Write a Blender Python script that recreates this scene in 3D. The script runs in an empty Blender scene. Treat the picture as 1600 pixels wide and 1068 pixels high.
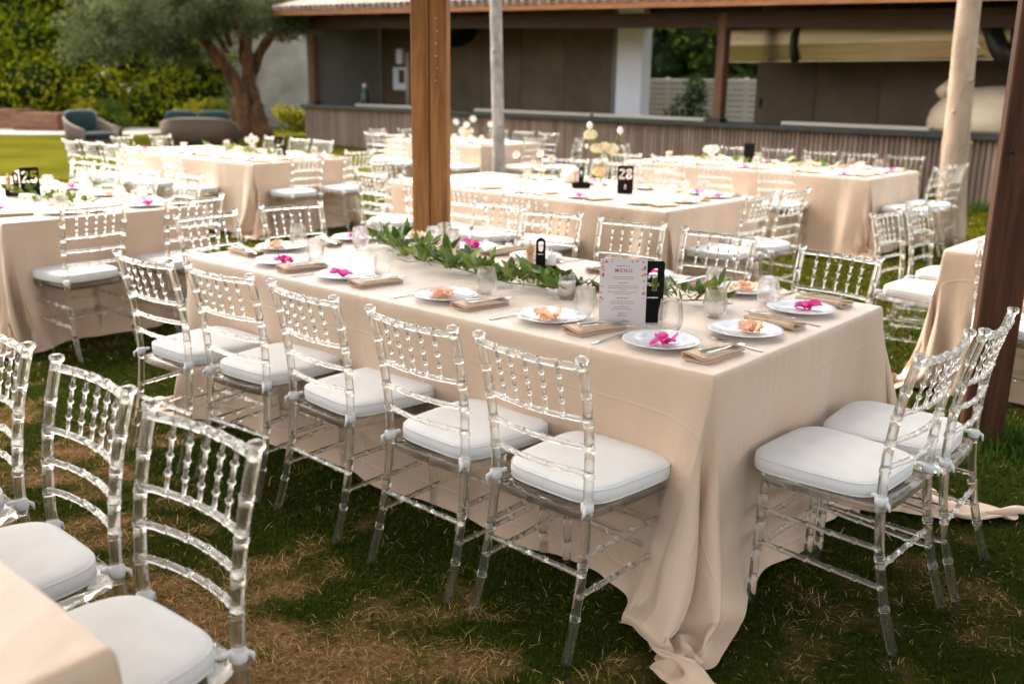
import bpy, math, random
import numpy as np
from mathutils import Vector, Matrix

random.seed(11)
R = math.radians
scene = bpy.context.scene
COL = scene.collection

# ------------------------------------------------------------------ camera
cam_data = bpy.data.cameras.new('camera')
cam_data.sensor_width = 36.0
cam_data.lens = 33.93
cam_data.clip_start = 0.05
cam_data.clip_end = 500
cam_data.dof.use_dof = True
cam_data.dof.focus_distance = 3.15
cam_data.dof.aperture_fstop = 2.4
cam = bpy.data.objects.new('camera', cam_data)
COL.objects.link(cam)
_p, _r = R(14.85), 0.014
_F = Vector((0, math.cos(_p), -math.sin(_p))); _X = Vector((1, 0, 0)); _U = _X.cross(_F)
_RX = _X * math.cos(_r) + _U * math.sin(_r); _UP = _U * math.cos(_r) - _X * math.sin(_r)
cam.matrix_world = Matrix(((_RX.x, _UP.x, -_F.x, 0), (_RX.y, _UP.y, -_F.y, 0), (_RX.z, _UP.z, -_F.z, 1.6), (0, 0, 0, 1)))
scene.camera = cam

# ------------------------------------------------------------------ light
SUN_EL, SUN_AZ = 50.0, -42.0          # azimuth from +Y towards +X
world = bpy.data.worlds.new('World'); scene.world = world; world.use_nodes = True
wn = world.node_tree.nodes; wl = world.node_tree.links
bg = wn['Background']; bg.inputs['Strength'].default_value = 0.15
sky = wn.new('ShaderNodeTexSky'); sky.sky_type = 'NISHITA'; sky.sun_disc = False
sky.sun_elevation = R(SUN_EL); sky.sun_rotation = R(SUN_AZ)
sky.dust_density = 4.0; sky.air_density = 1.0; sky.ozone_density = 1.0
hs = wn.new('ShaderNodeHueSaturation'); hs.inputs['Saturation'].default_value = 0.35
tint = wn.new('ShaderNodeMix'); tint.data_type = 'RGBA'; tint.blend_type = 'MULTIPLY'
tint.inputs[0].default_value = 1.0; tint.inputs[7].default_value = (1.0, 0.955, 0.88, 1)
wl.new(sky.outputs[0], hs.inputs['Color']); wl.new(hs.outputs[0], tint.inputs[6]); wl.new(tint.outputs[2], bg.inputs['Color'])
sun_d = bpy.data.lights.new('sun', 'SUN'); sun_d.energy = 1.25; sun_d.angle = R(24); sun_d.color = (1.0, 0.90, 0.76)
sun = bpy.data.objects.new('sun', sun_d); COL.objects.link(sun)
_d = Vector((math.sin(R(SUN_AZ)) * math.cos(R(SUN_EL)), math.cos(R(SUN_AZ)) * math.cos(R(SUN_EL)), math.sin(R(SUN_EL))))
sun.rotation_euler = _d.to_track_quat('Z', 'Y').to_euler()
vs = scene.view_settings
vs.view_transform = 'Standard'; vs.look = 'None'; vs.gamma = 1.0; vs.use_curve_mapping = False
vs.exposure = 2.2
cy = scene.cycles
cy.max_bounces = 9; cy.transmission_bounces = 8; cy.transparent_max_bounces = 14
cy.diffuse_bounces = 3; cy.glossy_bounces = 3
cy.caustics_reflective = False; cy.caustics_refractive = True
cy.sample_clamp_indirect = 6.0
cy.use_denoising = True
cy.use_adaptive_sampling = True; cy.adaptive_threshold = 0.02

# ------------------------------------------------------------------ helpers
def mesh(name, verts, faces, smooth=False):
    m = bpy.data.meshes.new(name)
    m.from_pydata([tuple(v) for v in verts], [], faces)
    if smooth:
        m.polygons.foreach_set('use_smooth', [True] * len(m.polygons))
    m.update()
    return m

class MB:
    """collects shapes into one mesh"""
    def __init__(self): self.v = []; self.f = []; self.s = []
    def add(self, v, f, smooth=False):
        b = len(self.v); self.v += [tuple(p) for p in v]
        self.f += [tuple(i + b for i in q) for q in f]; self.s += [smooth] * len(f); return self
    def box(self, c, d, ch=0.0, rot=None):
        x, y, z = d[0] / 2, d[1] / 2, d[2] / 2
        if ch <= 0:
            v = [(sx * x, sy * y, sz * z) for sz in (-1, 1) for sx, sy in ((-1, -1), (1, -1), (1, 1), (-1, 1))]
            f = [(3, 2, 1, 0), (4, 5, 6, 7), (0, 1, 5, 4), (1, 2, 6, 5), (2, 3, 7, 6), (3, 0, 4, 7)]
        else:
            v = []; f = []
            for z0, k in ((-z, ch), (-z + ch, 0), (z - ch, 0), (z, ch)):
                a, b = x - k, y - k; e = ch if k == 0 else ch * .5
                v += [(-a + e, -b, z0), (a - e, -b, z0), (a, -b + e, z0), (a, b - e, z0), (a - e, b, z0), (-a + e, b, z0), (-a, b - e, z0), (-a, -b + e, z0)]
            for r in range(3):
                for i in range(8):
                    j = (i + 1) % 8
                    f.append((r * 8 + i, r * 8 + j, r * 8 + 8 + j, r * 8 + 8 + i))
            f.append(tuple(range(7, -1, -1))); f.append(tuple(range(24, 32)))
        if rot is not None: v = [rot @ Vector(p) for p in v]
        return self.add([(p[0] + c[0], p[1] + c[1], p[2] + c[2]) for p in v], f)
    def tube(self, path, rad, n=8, caps=True, closed=False, smooth=True):
        P = [Vector(p) for p in path]; m = len(P)
        if not hasattr(rad, '__len__'): rad = [rad] * m
        T = []
        for i in range(m):
            a = P[(i - 1) % m] if (i > 0 or closed) else P[0]
            b = P[(i + 1) % m] if (i < m - 1 or closed) else P[-1]
            t = b - a
            T.append(t.normalized() if t.length > 1e-9 else (T[-1] if T else Vector((0, 0, 1))))
        ref = Vector((1, 0, 0)) if abs(T[0].x) < .8 else Vector((0, 1, 0))
        nrm = (ref - T[0] * ref.dot(T[0])).normalized()
        v = []
        for i in range(m):
            nrm = (nrm - T[i] * nrm.dot(T[i])).normalized(); bn = T[i].cross(nrm)
            for k in range(n):
                a = 2 * math.pi * k / n
                v.append(P[i] + (nrm * math.cos(a) + bn * math.sin(a)) * rad[i])
        f = []
        for i in range(m if closed else m - 1):
            j = (i + 1) % m
            for k in range(n):
                l = (k + 1) % n
                f.append((i * n + k, i * n + l, j * n + l, j * n + k))
        self.add(v, f, smooth)
        if caps and not closed:
            b = len(self.v) - len(v)
            self.f.append(tuple(b + k for k in range(n - 1, -1, -1))); self.s.append(False)
            self.f.append(tuple(b + (m - 1) * n + k for k in range(n))); self.s.append(False)
        return self
    def lathe(self, prof, n=20, c=(0, 0, 0), smooth=True, close=False):
        v = []; f = []
        for r, z in prof:
            for k in range(n):
                a = 2 * math.pi * k / n
                v.append((c[0] + r * math.cos(a), c[1] + r * math.sin(a), c[2] + z))
        m = len(prof)
        for i in range(m if close else m - 1):
            j = (i + 1) % m
            for k in range(n):
                l = (k + 1) % n
                f.append((i * n + k, i * n + l, j * n + l, j * n + k))
        if not close:
            if prof[0][0] > 1e-6: f.append(tuple(range(n - 1, -1, -1)))
            if prof[-1][0] > 1e-6: f.append(tuple((m - 1) * n + k for k in range(n)))
        return self.add(v, f, smooth)
    def loft(self, rings, smooth=True, cap0=True, cap1=True):
        n = len(rings[0]); v = [p for r in rings for p in r]; f = []
        for i in range(len(rings) - 1):
            for k in range(n):
                l = (k + 1) % n
                f.append((i * n + k, i * n + l, (i + 1) * n + l, (i + 1) * n + k))
        if cap0: f.append(tuple(range(n - 1, -1, -1)))
        if cap1: f.append(tuple((len(rings) - 1) * n + k for k in range(n)))
        return self.add(v, f, smooth)
    def mesh(self, name):
        m = mesh(name, self.v, self.f)
        m.polygons.foreach_set('use_smooth', self.s); m.update()
        return m

def obj(name, me, mat=None, parent=None, loc=(0, 0, 0), rot=(0, 0, 0), scale=None):
    if isinstance(me, MB): me = me.mesh(name)
    if mat is not None and not me.materials: me.materials.append(mat)
    o = bpy.data.objects.new(name, me); COL.objects.link(o)
    o.location = loc; o.rotation_euler = rot
    if scale: o.scale = scale
    if parent: o.parent = parent
    return o

def tag(o, label=None, cat=None, group=None, kind=None):
    if label: o['label'] = label
    if cat: o['category'] = cat
    if group: o['group'] = group
    if kind: o['kind'] = kind
    return o

def thing(name, label, cat, loc=(0, 0, 0), rotz=0, group=None):
    o = bpy.data.objects.new(name, None); COL.objects.link(o)
    o.empty_display_size = .1
    o.location = loc; o.rotation_euler = (0, 0, rotz)
    return tag(o, label, cat, group)

def dup(root, loc, rot, label, group=None, scale=None):
    r = root.copy(); COL.objects.link(r); r.location = loc
    r.rotation_euler = rot if hasattr(rot, '__len__') else (0, 0, rot)
    if scale: r.scale = (scale,) * 3
    r['label'] = label
    if group: r['group'] = group
    for ch in list(root.children):
        c = ch.copy(); COL.objects.link(c); c.parent = r
        for g in list(ch.children):
            d = g.copy(); COL.objects.link(d); d.parent = c
    return r

def wipe(root):
    for ch in list(root.children):
        for g in list(ch.children): bpy.data.objects.remove(g)
        bpy.data.objects.remove(ch)
    bpy.data.objects.remove(root)

# ------------------------------------------------------------------ materials
def mat(name, col, rough=.6, metal=0., spec=None, trans=0., ior=1.45, sheen=0.):
    m = bpy.data.materials.new(name); m.use_nodes = True
    b = m.node_tree.nodes['Principled BSDF']
    b.inputs['Base Color'].default_value = (*col, 1); b.inputs['Roughness'].default_value = rough
    b.inputs['Metallic'].default_value = metal; b.inputs['IOR'].default_value = ior
    b.inputs['Transmission Weight'].default_value = trans
    if spec is not None: b.inputs['Specular IOR Level'].default_value = spec
    if sheen: b.inputs['Sheen Weight'].default_value = sheen; b.inputs['Sheen Roughness'].default_value = .4
    return m

def nodes(m): return m.node_tree.nodes, m.node_tree.links, m.node_tree.nodes['Principled BSDF']

def noise_col(m, c0, c1, scale=(5, 5, 5), detail=5, rough=.6, lo=.35, hi=.65, bump=0., coord='Object', bscale=1., dist=.0, perobj=0.):
    """two-tone noise colour with matching relief"""
    n, l, b = nodes(m)
    tc = n.new('ShaderNodeTexCoord'); mp = n.new('ShaderNodeMapping'); mp.inputs['Scale'].default_value = scale
    l.new(tc.outputs[coord], mp.inputs[0])
    if perobj:
        oi = n.new('ShaderNodeObjectInfo'); ml = n.new('ShaderNodeMath'); ml.operation = 'MULTIPLY'; ml.inputs[1].default_value = 37.0
        l.new(oi.outputs['Random'], ml.inputs[0]); l.new(ml.outputs[0], mp.inputs['Location'])
    nt = n.new('ShaderNodeTexNoise'); nt.inputs['Scale'].default_value = 1.0; nt.inputs['Detail'].default_value = detail
    nt.inputs['Roughness'].default_value = rough; nt.inputs['Distortion'].default_value = dist
    l.new(mp.outputs[0], nt.inputs['Vector'])
    r = n.new('ShaderNodeValToRGB'); r.color_ramp.elements[0].position = lo; r.color_ramp.elements[1].position = hi
    r.color_ramp.elements[0].color = (*c0, 1); r.color_ramp.elements[1].color = (*c1, 1)
    l.new(nt.outputs['Fac'], r.inputs[0])
    out = r.outputs[0]
    if perobj:
        hsv = n.new('ShaderNodeHueSaturation'); mr = n.new('ShaderNodeMapRange')
        mr.inputs['To Min'].default_value = 1 - perobj; mr.inputs['To Max'].default_value = 1 + perobj
        l.new(oi.outputs['Random'], mr.inputs[0]); l.new(mr.outputs[0], hsv.inputs['Value']); l.new(out, hsv.inputs['Color'])
        out = hsv.outputs[0]
    l.new(out, b.inputs['Base Color'])
    if bump:
        bp = n.new('ShaderNodeBump'); bp.inputs['Strength'].default_value = bump; bp.inputs['Distance'].default_value = .01 * bscale
        l.new(nt.outputs['Fac'], bp.inputs['Height']); l.new(bp.outputs[0], b.inputs['Normal'])
    return m

def glassy(name, col, rough, ior, clear, milk=0.):
    """solid clear plastic or glass: refraction with a share of straight-through light"""
    m = bpy.data.materials.new(name); m.use_nodes = True
    n, l = m.node_tree.nodes, m.node_tree.links
    n.remove(n['Principled BSDF'])
    g = n.new('ShaderNodeBsdfGlass'); g.inputs['Color'].default_value = (*col, 1)
    g.inputs['Roughness'].default_value = rough; g.inputs['IOR'].default_value = ior
    t = n.new('ShaderNodeBsdfTransparent'); t.inputs['Color'].default_value = (*[min(1, c * .995) for c in col], 1)
    mx = n.new('ShaderNodeMixShader'); mx.inputs[0].default_value = clear
    l.new(g.outputs[0], mx.inputs[1]); l.new(t.outputs[0], mx.inputs[2]); out = mx
    if milk:      # small share of pale diffuse, so clear parts show over dark grass
        d = n.new('ShaderNodeBsdfDiffuse'); d.inputs['Color'].default_value = (.8, .78, .72, 1)
        m2 = n.new('ShaderNodeMixShader'); m2.inputs[0].default_value = milk
        l.new(mx.outputs[0], m2.inputs[1]); l.new(d.outputs[0], m2.inputs[2]); out = m2
    l.new(out.outputs[0], n['Material Output'].inputs[0])
    return m

M = {}
M['acrylic'] = glassy('acrylic', (.985, .98, .965), .0, 1.47, .27, .022)
M['glass'] = glassy('glass', (1., 1., 1.), .0, 1.45, .40)
M['cushion'] = noise_col(mat('cushion', (.80, .79, .78), .8, spec=.3, sheen=.15), (.66, .65, .65), (.71, .70, .70), (9, 9, 9), bump=.35, bscale=1., perobj=.03)
M['piping'] = mat('piping', (.68, .67, .67), .7)
M['strap'] = mat('strap', (.66, .66, .67), .6)
# satin tablecloth: fine weave, fold creases from the linen press
def cloth_mat():
    m = mat('tablecloth', (.62, .48, .37), .42, spec=.6, sheen=.6)
    n, l, b = nodes(m)
    tc = n.new('ShaderNodeTexCoord')
    nt = n.new('ShaderNodeTexNoise'); nt.inputs['Scale'].default_value = 3.2; nt.inputs['Detail'].default_value = 4; l.new(tc.outputs['Object'], nt.inputs['Vector'])
    r = n.new('ShaderNodeValToRGB'); r.color_ramp.elements[0].color = (.55, .39, .275, 1); r.color_ramp.elements[1].color = (.61, .44, .32, 1)
    r.color_ramp.elements[0].position = .3; r.color_ramp.elements[1].position = .7
    l.new(nt.outputs[0], r.inputs[0]); l.new(r.outputs[0], b.inputs['Base Color'])
    w = n.new('ShaderNodeTexNoise'); w.inputs['Scale'].default_value = 420; w.inputs['Detail'].default_value = 2; l.new(tc.outputs['Object'], w.inputs['Vector'])
    mp = n.new('ShaderNodeMapping'); mp.inputs['Scale'].default_value = (14, 14, 2.2); l.new(tc.outputs['Object'], mp.inputs[0])
    w2 = n.new('ShaderNodeTexNoise'); w2.inputs['Scale'].default_value = 1; w2.inputs['Detail'].default_value = 3; l.new(mp.outputs[0], w2.inputs['Vector'])
    b1 = n.new('ShaderNodeBump'); b1.inputs['Strength'].default_value = .12; b1.inputs['Distance'].default_value = .001; l.new(w.outputs[0], b1.inputs['Height'])
    b2 = n.new('ShaderNodeBump'); b2.inputs['Strength'].default_value = .35; b2.inputs['Distance'].default_value = .012
    # pressed fold lines and small creases, laid out in the flat cloth
    fa = n.new('ShaderNodeAttribute'); fa.attribute_name = 'flat'
    sx = n.new('ShaderNodeSeparateXYZ'); l.new(fa.outputs['Vector'], sx.inputs[0])
    hs_ = []
    for ax, per, off in ((0, .56, .13), (1, .52, .26)):
        ad = n.new('ShaderNodeMath'); ad.operation = 'ADD'; ad.inputs[1].default_value = off + 20 * per; l.new(sx.outputs[ax], ad.inputs[0])
        pp = n.new('ShaderNodeMath'); pp.operation = 'PINGPONG'; pp.inputs[1].default_value = per / 2; l.new(ad.outputs[0], pp.inputs[0])
        mr = n.new('ShaderNodeMapRange'); mr.interpolation_type = 'SMOOTHSTEP'; mr.inputs['From Min'].default_value = 0; mr.inputs['From Max'].default_value = .007; mr.inputs['To Min'].default_value = 1; mr.inputs['To Max'].default_value = 0; l.new(pp.outputs[0], mr.inputs[0]); hs_.append(mr)
    mxx = n.new('ShaderNodeMath'); mxx.operation = 'MAXIMUM'; l.new(hs_[0].outputs[0], mxx.inputs[0]); l.new(hs_[1].outputs[0], mxx.inputs[1])
    b3 = n.new('ShaderNodeBump'); b3.inputs['Strength'].default_value = .5; b3.inputs['Distance'].default_value = .0016; l.new(mxx.outputs[0], b3.inputs['Height'])
    w3 = n.new('ShaderNodeTexNoise'); w3.inputs['Scale'].default_value = 7; w3.inputs['Detail'].default_value = 5; w3.inputs['Distortion'].default_value = 1.2; l.new(fa.outputs['Vector'], w3.inputs['Vector'])
    b4 = n.new('ShaderNodeBump'); b4.inputs['Strength'].default_value = .35; b4.inputs['Distance'].default_value = .006; l.new(w3.outputs[0], b4.inputs['Height']); l.new(b3.outputs[0], b4.inputs['Normal']); l.new(b4.outputs[0], b1.inputs['Normal'])
    l.new(w2.outputs[0], b2.inputs['Height']); l.new(b1.outputs[0], b2.inputs['Normal']); l.new(b2.outputs[0], b.inputs['Normal'])
    return m
M['cloth'] = cloth_mat()
M['napkin'] = noise_col(mat('napkin', (.55, .38, .26), .8, sheen=.2), (.52, .36, .245), (.60, .43, .30), (40, 40, 40), bump=.2, bscale=.2)
M['china'] = mat('china', (.66, .68, .72), .12)
M['steel'] = mat('steel', (.62, .60, .57), .18, metal=1.)
M['black'] = mat('black_board', (.004, .004, .0045), .5, spec=.15)
M['dark_metal'] = mat('dark_metal', (.02, .02, .022), .4, metal=.3)
M['card'] = mat('card', (.62, .57, .57), .7)
M['ink'] = mat('ink', (.25, .20, .21), .8)
M['ink_red'] = mat('ink_red', (.42, .03, .10), .7)
M['ink_pink'] = mat('ink_pink', (.75, .16, .24), .7)
M['pink'] = noise_col(mat('pink_petal', (.8, .03, .35), .55), (.72, .015, .26), (.85, .16, .48), (30, 30, 30))
M['orange'] = noise_col(mat('orange_petal', (.9, .45, .22), .55), (.92, .52, .28), (.95, .74, .56), (30, 30, 30))
for k_ in ('pink', 'orange'):      # thin petals let light through
    n_, l_, b_ = nodes(M[k_]); t_ = n_.new('ShaderNodeBsdfTranslucent'); x_ = n_.new('ShaderNodeMixShader'); x_.inputs[0].default_value = .4
    l_.new(b_.inputs['Base Color'].links[0].from_socket, t_.inputs['Color']); l_.new(b_.outputs[0], x_.inputs[1]); l_.new(t_.outputs[0], x_.inputs[2]); l_.new(x_.outputs[0], n_['Material Output'].inputs[0])
M['cream'] = noise_col(mat('cream_petal', (.85, .72, .5), .6), (.74, .70, .44), (.80, .77, .58), (20, 20, 20))
M['peach'] = mat('peach_petal', (.88, .58, .34), .6)
M['white_petal'] = mat('white_petal', (.82, .81, .76), .6)
M['yolk'] = mat('flower_centre', (.55, .50, .08), .8)
M['stem'] = mat('stem', (.20, .30, .06), .6)
M['wax'] = mat('wax', (.82, .77, .72), .5)
M['mill'] = noise_col(mat('mill_wood', (.6, .36, .17), .4), (.50, .29, .13), (.64, .40, .20), (20, 20, 140))
M['salt'] = mat('salt', (.8, .8, .78), .5)
def leaf_mat(name, c0, c1, c2, rough=.45, trans=.25):
    m = mat(name, c1, rough)
    n, l, b = nodes(m)
    at = n.new('ShaderNodeObjectInfo'); r = n.new('ShaderNodeValToRGB')
    r.color_ramp.elements[0].color = (*c0, 1); r.color_ramp.elements[1].color = (*c2, 1)
    e = r.color_ramp.elements.new(.55); e.color = (*c1, 1)
    l.new(at.outputs['Random'], r.inputs[0]); l.new(r.outputs[0], b.inputs['Base Color'])
    return m
M['leaf'] = leaf_mat('garland_leaf', (.06, .125, .022), (.15, .24, .04), (.34, .40, .085))
M['leaf_mix'] = noise_col(mat('garland_small_leaf', (.1, .17, .03), .45), (.07, .13, .025), (.30, .36, .08), (28, 28, 28))
def attr_mat(name, rough=.6, trans=.3, attr='col'):
    """colour carried by the pieces themselves; thin leaves let some light through"""
    m = mat(name, (.1, .1, .1), rough, spec=.0)
    n, l, b = nodes(m)
    a = n.new('ShaderNodeAttribute'); a.attribute_name = attr
    l.new(a.outputs['Color'], b.inputs['Base Color'])
    if trans:
        t = n.new('ShaderNodeBsdfTranslucent'); l.new(a.outputs['Color'], t.inputs['Color'])
        mx = n.new('ShaderNodeMixShader'); mx.inputs[0].default_value = trans
        l.new(b.outputs[0], mx.inputs[1]); l.new(t.outputs[0], mx.inputs[2]); l.new(mx.outputs[0], n['Material Output'].inputs[0])
    return m
M['foliage'] = attr_mat('foliage', .5, .5)
M['blade'] = attr_mat('grass_blade', .6, .25)

def wood(name, c0, c1, grain=(3, 3, .35), rough=.55, bump=.35, perobj=.12, knots=True):
    m = mat(name, c0, rough, spec=.25)
    n, l, b = nodes(m)
    tc = n.new('ShaderNodeTexCoord'); oi = n.new('ShaderNodeObjectInfo')
    ad = n.new('ShaderNodeVectorMath'); ad.operation = 'ADD'
    sc = n.new('ShaderNodeVectorMath'); sc.operation = 'SCALE'; sc.inputs['Scale'].default_value = 1.0
    cb = n.new('ShaderNodeCombineXYZ'); ml = n.new('ShaderNodeMath'); ml.operation = 'MULTIPLY'; ml.inputs[1].default_value = 41.
    l.new(oi.outputs['Random'], ml.inputs[0]); l.new(ml.outputs[0], cb.inputs[0]); l.new(ml.outputs[0], cb.inputs[2])
    l.new(tc.outputs['Object'], ad.inputs[0]); l.new(cb.outputs[0], ad.inputs[1])
    mp = n.new('ShaderNodeMapping'); mp.inputs['Scale'].default_value = tuple(g * 10 for g in grain); l.new(ad.outputs[0], mp.inputs[0])
    nt = n.new('ShaderNodeTexNoise'); nt.inputs['Scale'].default_value = 1; nt.inputs['Detail'].default_value = 8; nt.inputs['Roughness'].default_value = .65; nt.inputs['Distortion'].default_value = .6
    l.new(mp.outputs[0], nt.inputs['Vector'])
    r = n.new('ShaderNodeValToRGB'); r.color_ramp.elements[0].position = .36; r.color_ramp.elements[1].position = .66
    r.color_ramp.elements[0].color = (*c0, 1); r.color_ramp.elements[1].color = (*c1, 1)
    l.new(nt.outputs['Fac'], r.inputs[0]); out = r.outputs[0]
    if knots:
        mp2 = n.new('ShaderNodeMapping'); mp2.inputs['Scale'].default_value = tuple(g * 3.2 for g in grain[:2]) + (grain[2] * 7,); l.new(ad.outputs[0], mp2.inputs[0])
        vo = n.new('ShaderNodeTexVoronoi'); vo.inputs['Scale'].default_value = 1.0; l.new(mp2.outputs[0], vo.inputs['Vector'])
        kr = n.new('ShaderNodeMapRange'); kr.inputs['From Min'].default_value = .05; kr.inputs['From Max'].default_value = .17
        kr.inputs['To Min'].default_value = .30; kr.inputs['To Max'].default_value = 1.0; l.new(vo.outputs['Distance'], kr.inputs[0])
        mx = n.new('ShaderNodeMix'); mx.data_type = 'RGBA'; mx.blend_type = 'MULTIPLY'; mx.inputs[0].default_value = 1.
        l.new(out, mx.inputs[6]); l.new(kr.outputs[0], mx.inputs[7]); out = mx.outputs[2]
    hsv = n.new('ShaderNodeHueSaturation'); mr = n.new('ShaderNodeMapRange'); mr.inputs['To Min'].default_value = 1 - perobj; mr.inputs['To Max'].default_value = 1 + perobj
    l.new(oi.outputs['Random'], mr.inputs[0]); l.new(mr.outputs[0], hsv.inputs['Value']); l.new(out, hsv.inputs['Color']); l.new(hsv.outputs[0], b.inputs['Base Color'])
    bp = n.new('ShaderNodeBump'); bp.inputs['Strength'].default_value = bump; bp.inputs['Distance'].default_value = .004; l.new(nt.outputs['Fac'], bp.inputs['Height']); l.new(bp.outputs[0], b.inputs['Normal'])
    return m
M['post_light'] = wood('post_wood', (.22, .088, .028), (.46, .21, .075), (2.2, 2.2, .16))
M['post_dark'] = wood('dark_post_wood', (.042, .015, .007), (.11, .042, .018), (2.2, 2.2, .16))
M['slat'] = wood('slat_wood', (.15, .10, .075), (.26, .18, .14), (4, 4, .3), perobj=.28, knots=False)
M['fascia'] = wood('fascia_wood', (.26, .10, .04), (.42, .19, .085), (.2, 3, 3), knots=False)
M['beam'] = wood('beam_wood', (.035, .016, .009), (.075, .034, .02), (.3, 3, 3), knots=False)
M['barpost'] = wood('bar_post_wood', (.09, .040, .022), (.17, .078, .045), (3, 3, .3), knots=False)
M['plank'] = wood('plank_wood', (.16, .075, .045), (.30, .155, .095), (.3, 3, 3), knots=False)
M['counter'] = noise_col(mat('counter_stone', (.018, .02, .022), .3), (.013, .015, .017), (.026, .029, .031), (8, 8, 8))
M['sill'] = mat('sill_strip', (.42, .38, .33), .5)
M['panel'] = noise_col(mat('wall_panel', (.1, .075, .05), .6, spec=.2), (.085, .060, .036), (.125, .090, .058), (1.2, 1.2, 1.2), perobj=.08)
M['panel_grey'] = noise_col(mat('wall_panel_grey', (.17, .16, .15), .7), (.15, .14, .13), (.19, .175, .165), (1.2, 1.2, 1.2), perobj=.05)
M['column'] = noise_col(mat('white_column', (.75, .76, .83), .6), (.72, .73, .80), (.78, .79, .86), (2, 2, 2))
M['white_slat'] = mat('white_slat', (.42, .40, .38), .6)
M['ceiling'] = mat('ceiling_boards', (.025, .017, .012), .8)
M['tile'] = noise_col(mat('roof_tile', (.4, .3, .26), .85), (.27, .18, .145), (.46, .38, .34), (9, 9, 9), perobj=.2, bump=.3)
M['hood'] = noise_col(mat('hood_steel', (.26, .20, .13), .24, metal=.95), (.22, .17, .11), (.30, .235, .155), (.8, .8, 14), bump=.06)
M['oven'] = noise_col(mat('oven_plaster', (.50, .40, .28), .35), (.46, .36, .25), (.54, .43, .31), (4, 4, 4))
M['rattan'] = noise_col(mat('rattan', (.2, .14, .1), .7), (.045, .028, .018), (.12, .078, .052), (90, 90, 90), bump=.8, bscale=.6)
M['rattan_trim'] = mat('rattan_trim', (.22, .17, .13), .6)
M['teal'] = noise_col(mat('teal_fabric', (.02, .06, .06), .9, sheen=.2), (.007, .022, .024), (.014, .036, .038), (60, 60, 60), bump=.3, bscale=.4)
M['bark_olive'] = noise_col(mat('olive_bark', (.16, .08, .04), .9), (.014, .008, .005), (.20, .085, .035), (5, 5, 1.6), detail=8, lo=.34, hi=.66, bump=1., bscale=6)
M['bark_tan'] = noise_col(mat('tan_bark', (.4, .3, .22), .85), (.22, .155, .11), (.40, .30, .22), (6, 6, 2.5), detail=8, bump=.6, bscale=2)
M['bark_grey'] = noise_col(mat('grey_bark', (.33, .3, .27), .85), (.20, .18, .165), (.44, .405, .37), (9, 9, 4), detail=8, bump=.6, bscale=2)
M['plaster'] = noise_col(mat('grey_plaster', (.3, .28, .25), .9), (.20, .185, .165), (.37, .345, .31), (1, 1, 1))
M['path'] = noise_col(mat('pale_paving', (.42, .39, .36), .85), (.38, .35, .325), (.46, .43, .40), (.7, .7, .7))
M['core'] = mat('foliage_core', (.012, .022, .008), .95)  # spare core green with the shade inside foliage put into its colour

# ------------------------------------------------------------------ layout
YAW = R(-41)
EX = Vector((math.cos(YAW), math.sin(YAW), 0)); EY = Vector((-math.sin(YAW), math.cos(YAW), 0))
TL, TW, TH = 2.9, 1.32, .77
TOP = TH + .0104            # cloth surface on the table top
TABLES = {                  # key: centre, length, words
    'main': ((-.06, 4.18), 2.9), 't28': ((.40, 8.12), 2.9), 't25': ((-3.66, 7.08), 2.9), 't24': ((-3.39, 11.65), 2.9),
    't30': ((2.78, 10.87), 2.9), 'tright': ((3.85, 4.72), 2.9), 'tnear': ((-2.11, 1.73), 2.9), 'tfar': ((-.8, 15.0), 2.0)}
TNAME = {'main': 'the front table', 't28': 'the middle table', 't25': 'the left table', 't24': 'the olive tree table', 't30': 'the bar side table',
         'tright': 'the dark post table', 'tnear': 'the bottom left table', 'tfar': 'the farthest table'}
def tw(key, x, y, z=0.):
    c = TABLES[key][0]
    p = Vector((c[0], c[1], z)) + EX * x + EY * y
    return p

# ------------------------------------------------------------------ ground
def vnoise(x, y, s, seed=0):
    """value noise on numpy arrays"""
    x = x * s + 1000.; y = y * s + 1000.
    xi = np.floor(x).astype(np.int64); yi = np.floor(y).astype(np.int64); fx = x - xi; fy = y - yi
    fx = fx * fx * (3 - 2 * fx); fy = fy * fy * (3 - 2 * fy)
    def hsh(a, b):
        h = (a * 374761393 + b * 668265263 + seed * 974711) & 0x7fffffff
        h = ((h ^ (h >> 13)) * 1274126177) & 0x7fffffff
        return ((h ^ (h >> 16)) & 0xffff) / 65535.
    a, b, c, d = hsh(xi, yi), hsh(xi + 1, yi), hsh(xi, yi + 1), hsh(xi + 1, yi + 1)
    return (a * (1 - fx) + b * fx) * (1 - fy) + (c * (1 - fx) + d * fx) * fy
def fbm(x, y, s, seed=0):
    return .5 * vnoise(x, y, s, seed) + .28 * vnoise(x, y, s * 2.1, seed + 1) + .14 * vnoise(x, y, s * 4.3, seed + 2) + .08 * vnoise(x, y, s * 9, seed + 3)
def dryness(x, y):
    d = np.zeros_like(x)
    for cx, cy_, rx, ry, a in ((-.42, 2.44, .75, .34, .52), (-.95, 2.85, .5, .42, .44), (-1.6, 3.2, .5, .45, .26), (.35, 2.2, .5, .28, .28), (-2.3, 4.1, .6, .5, .25), (1.9, 3.0, .5, .4, .15)):
        d += a * np.exp(-(((x - cx) / rx) ** 2 + ((y - cy_) / ry) ** 2))
    d += (fbm(x, y, 1.7, 5) - .55) * .9 + (fbm(x, y, 7., 15) - .5) * 1.5
    far = np.clip((y - 5) / 6, 0, 1)
    return np.clip(d * (1 - .75 * far) * np.where(x > .5, .7, 1.) + .02, 0, 1)
def lift(x, y):
    return (.018 * fbm(x, y, 1.3, 31) + .012 * fbm(x, y, 6., 33)) * np.clip((26 - y) / 10, 0, 1) - .012
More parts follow.
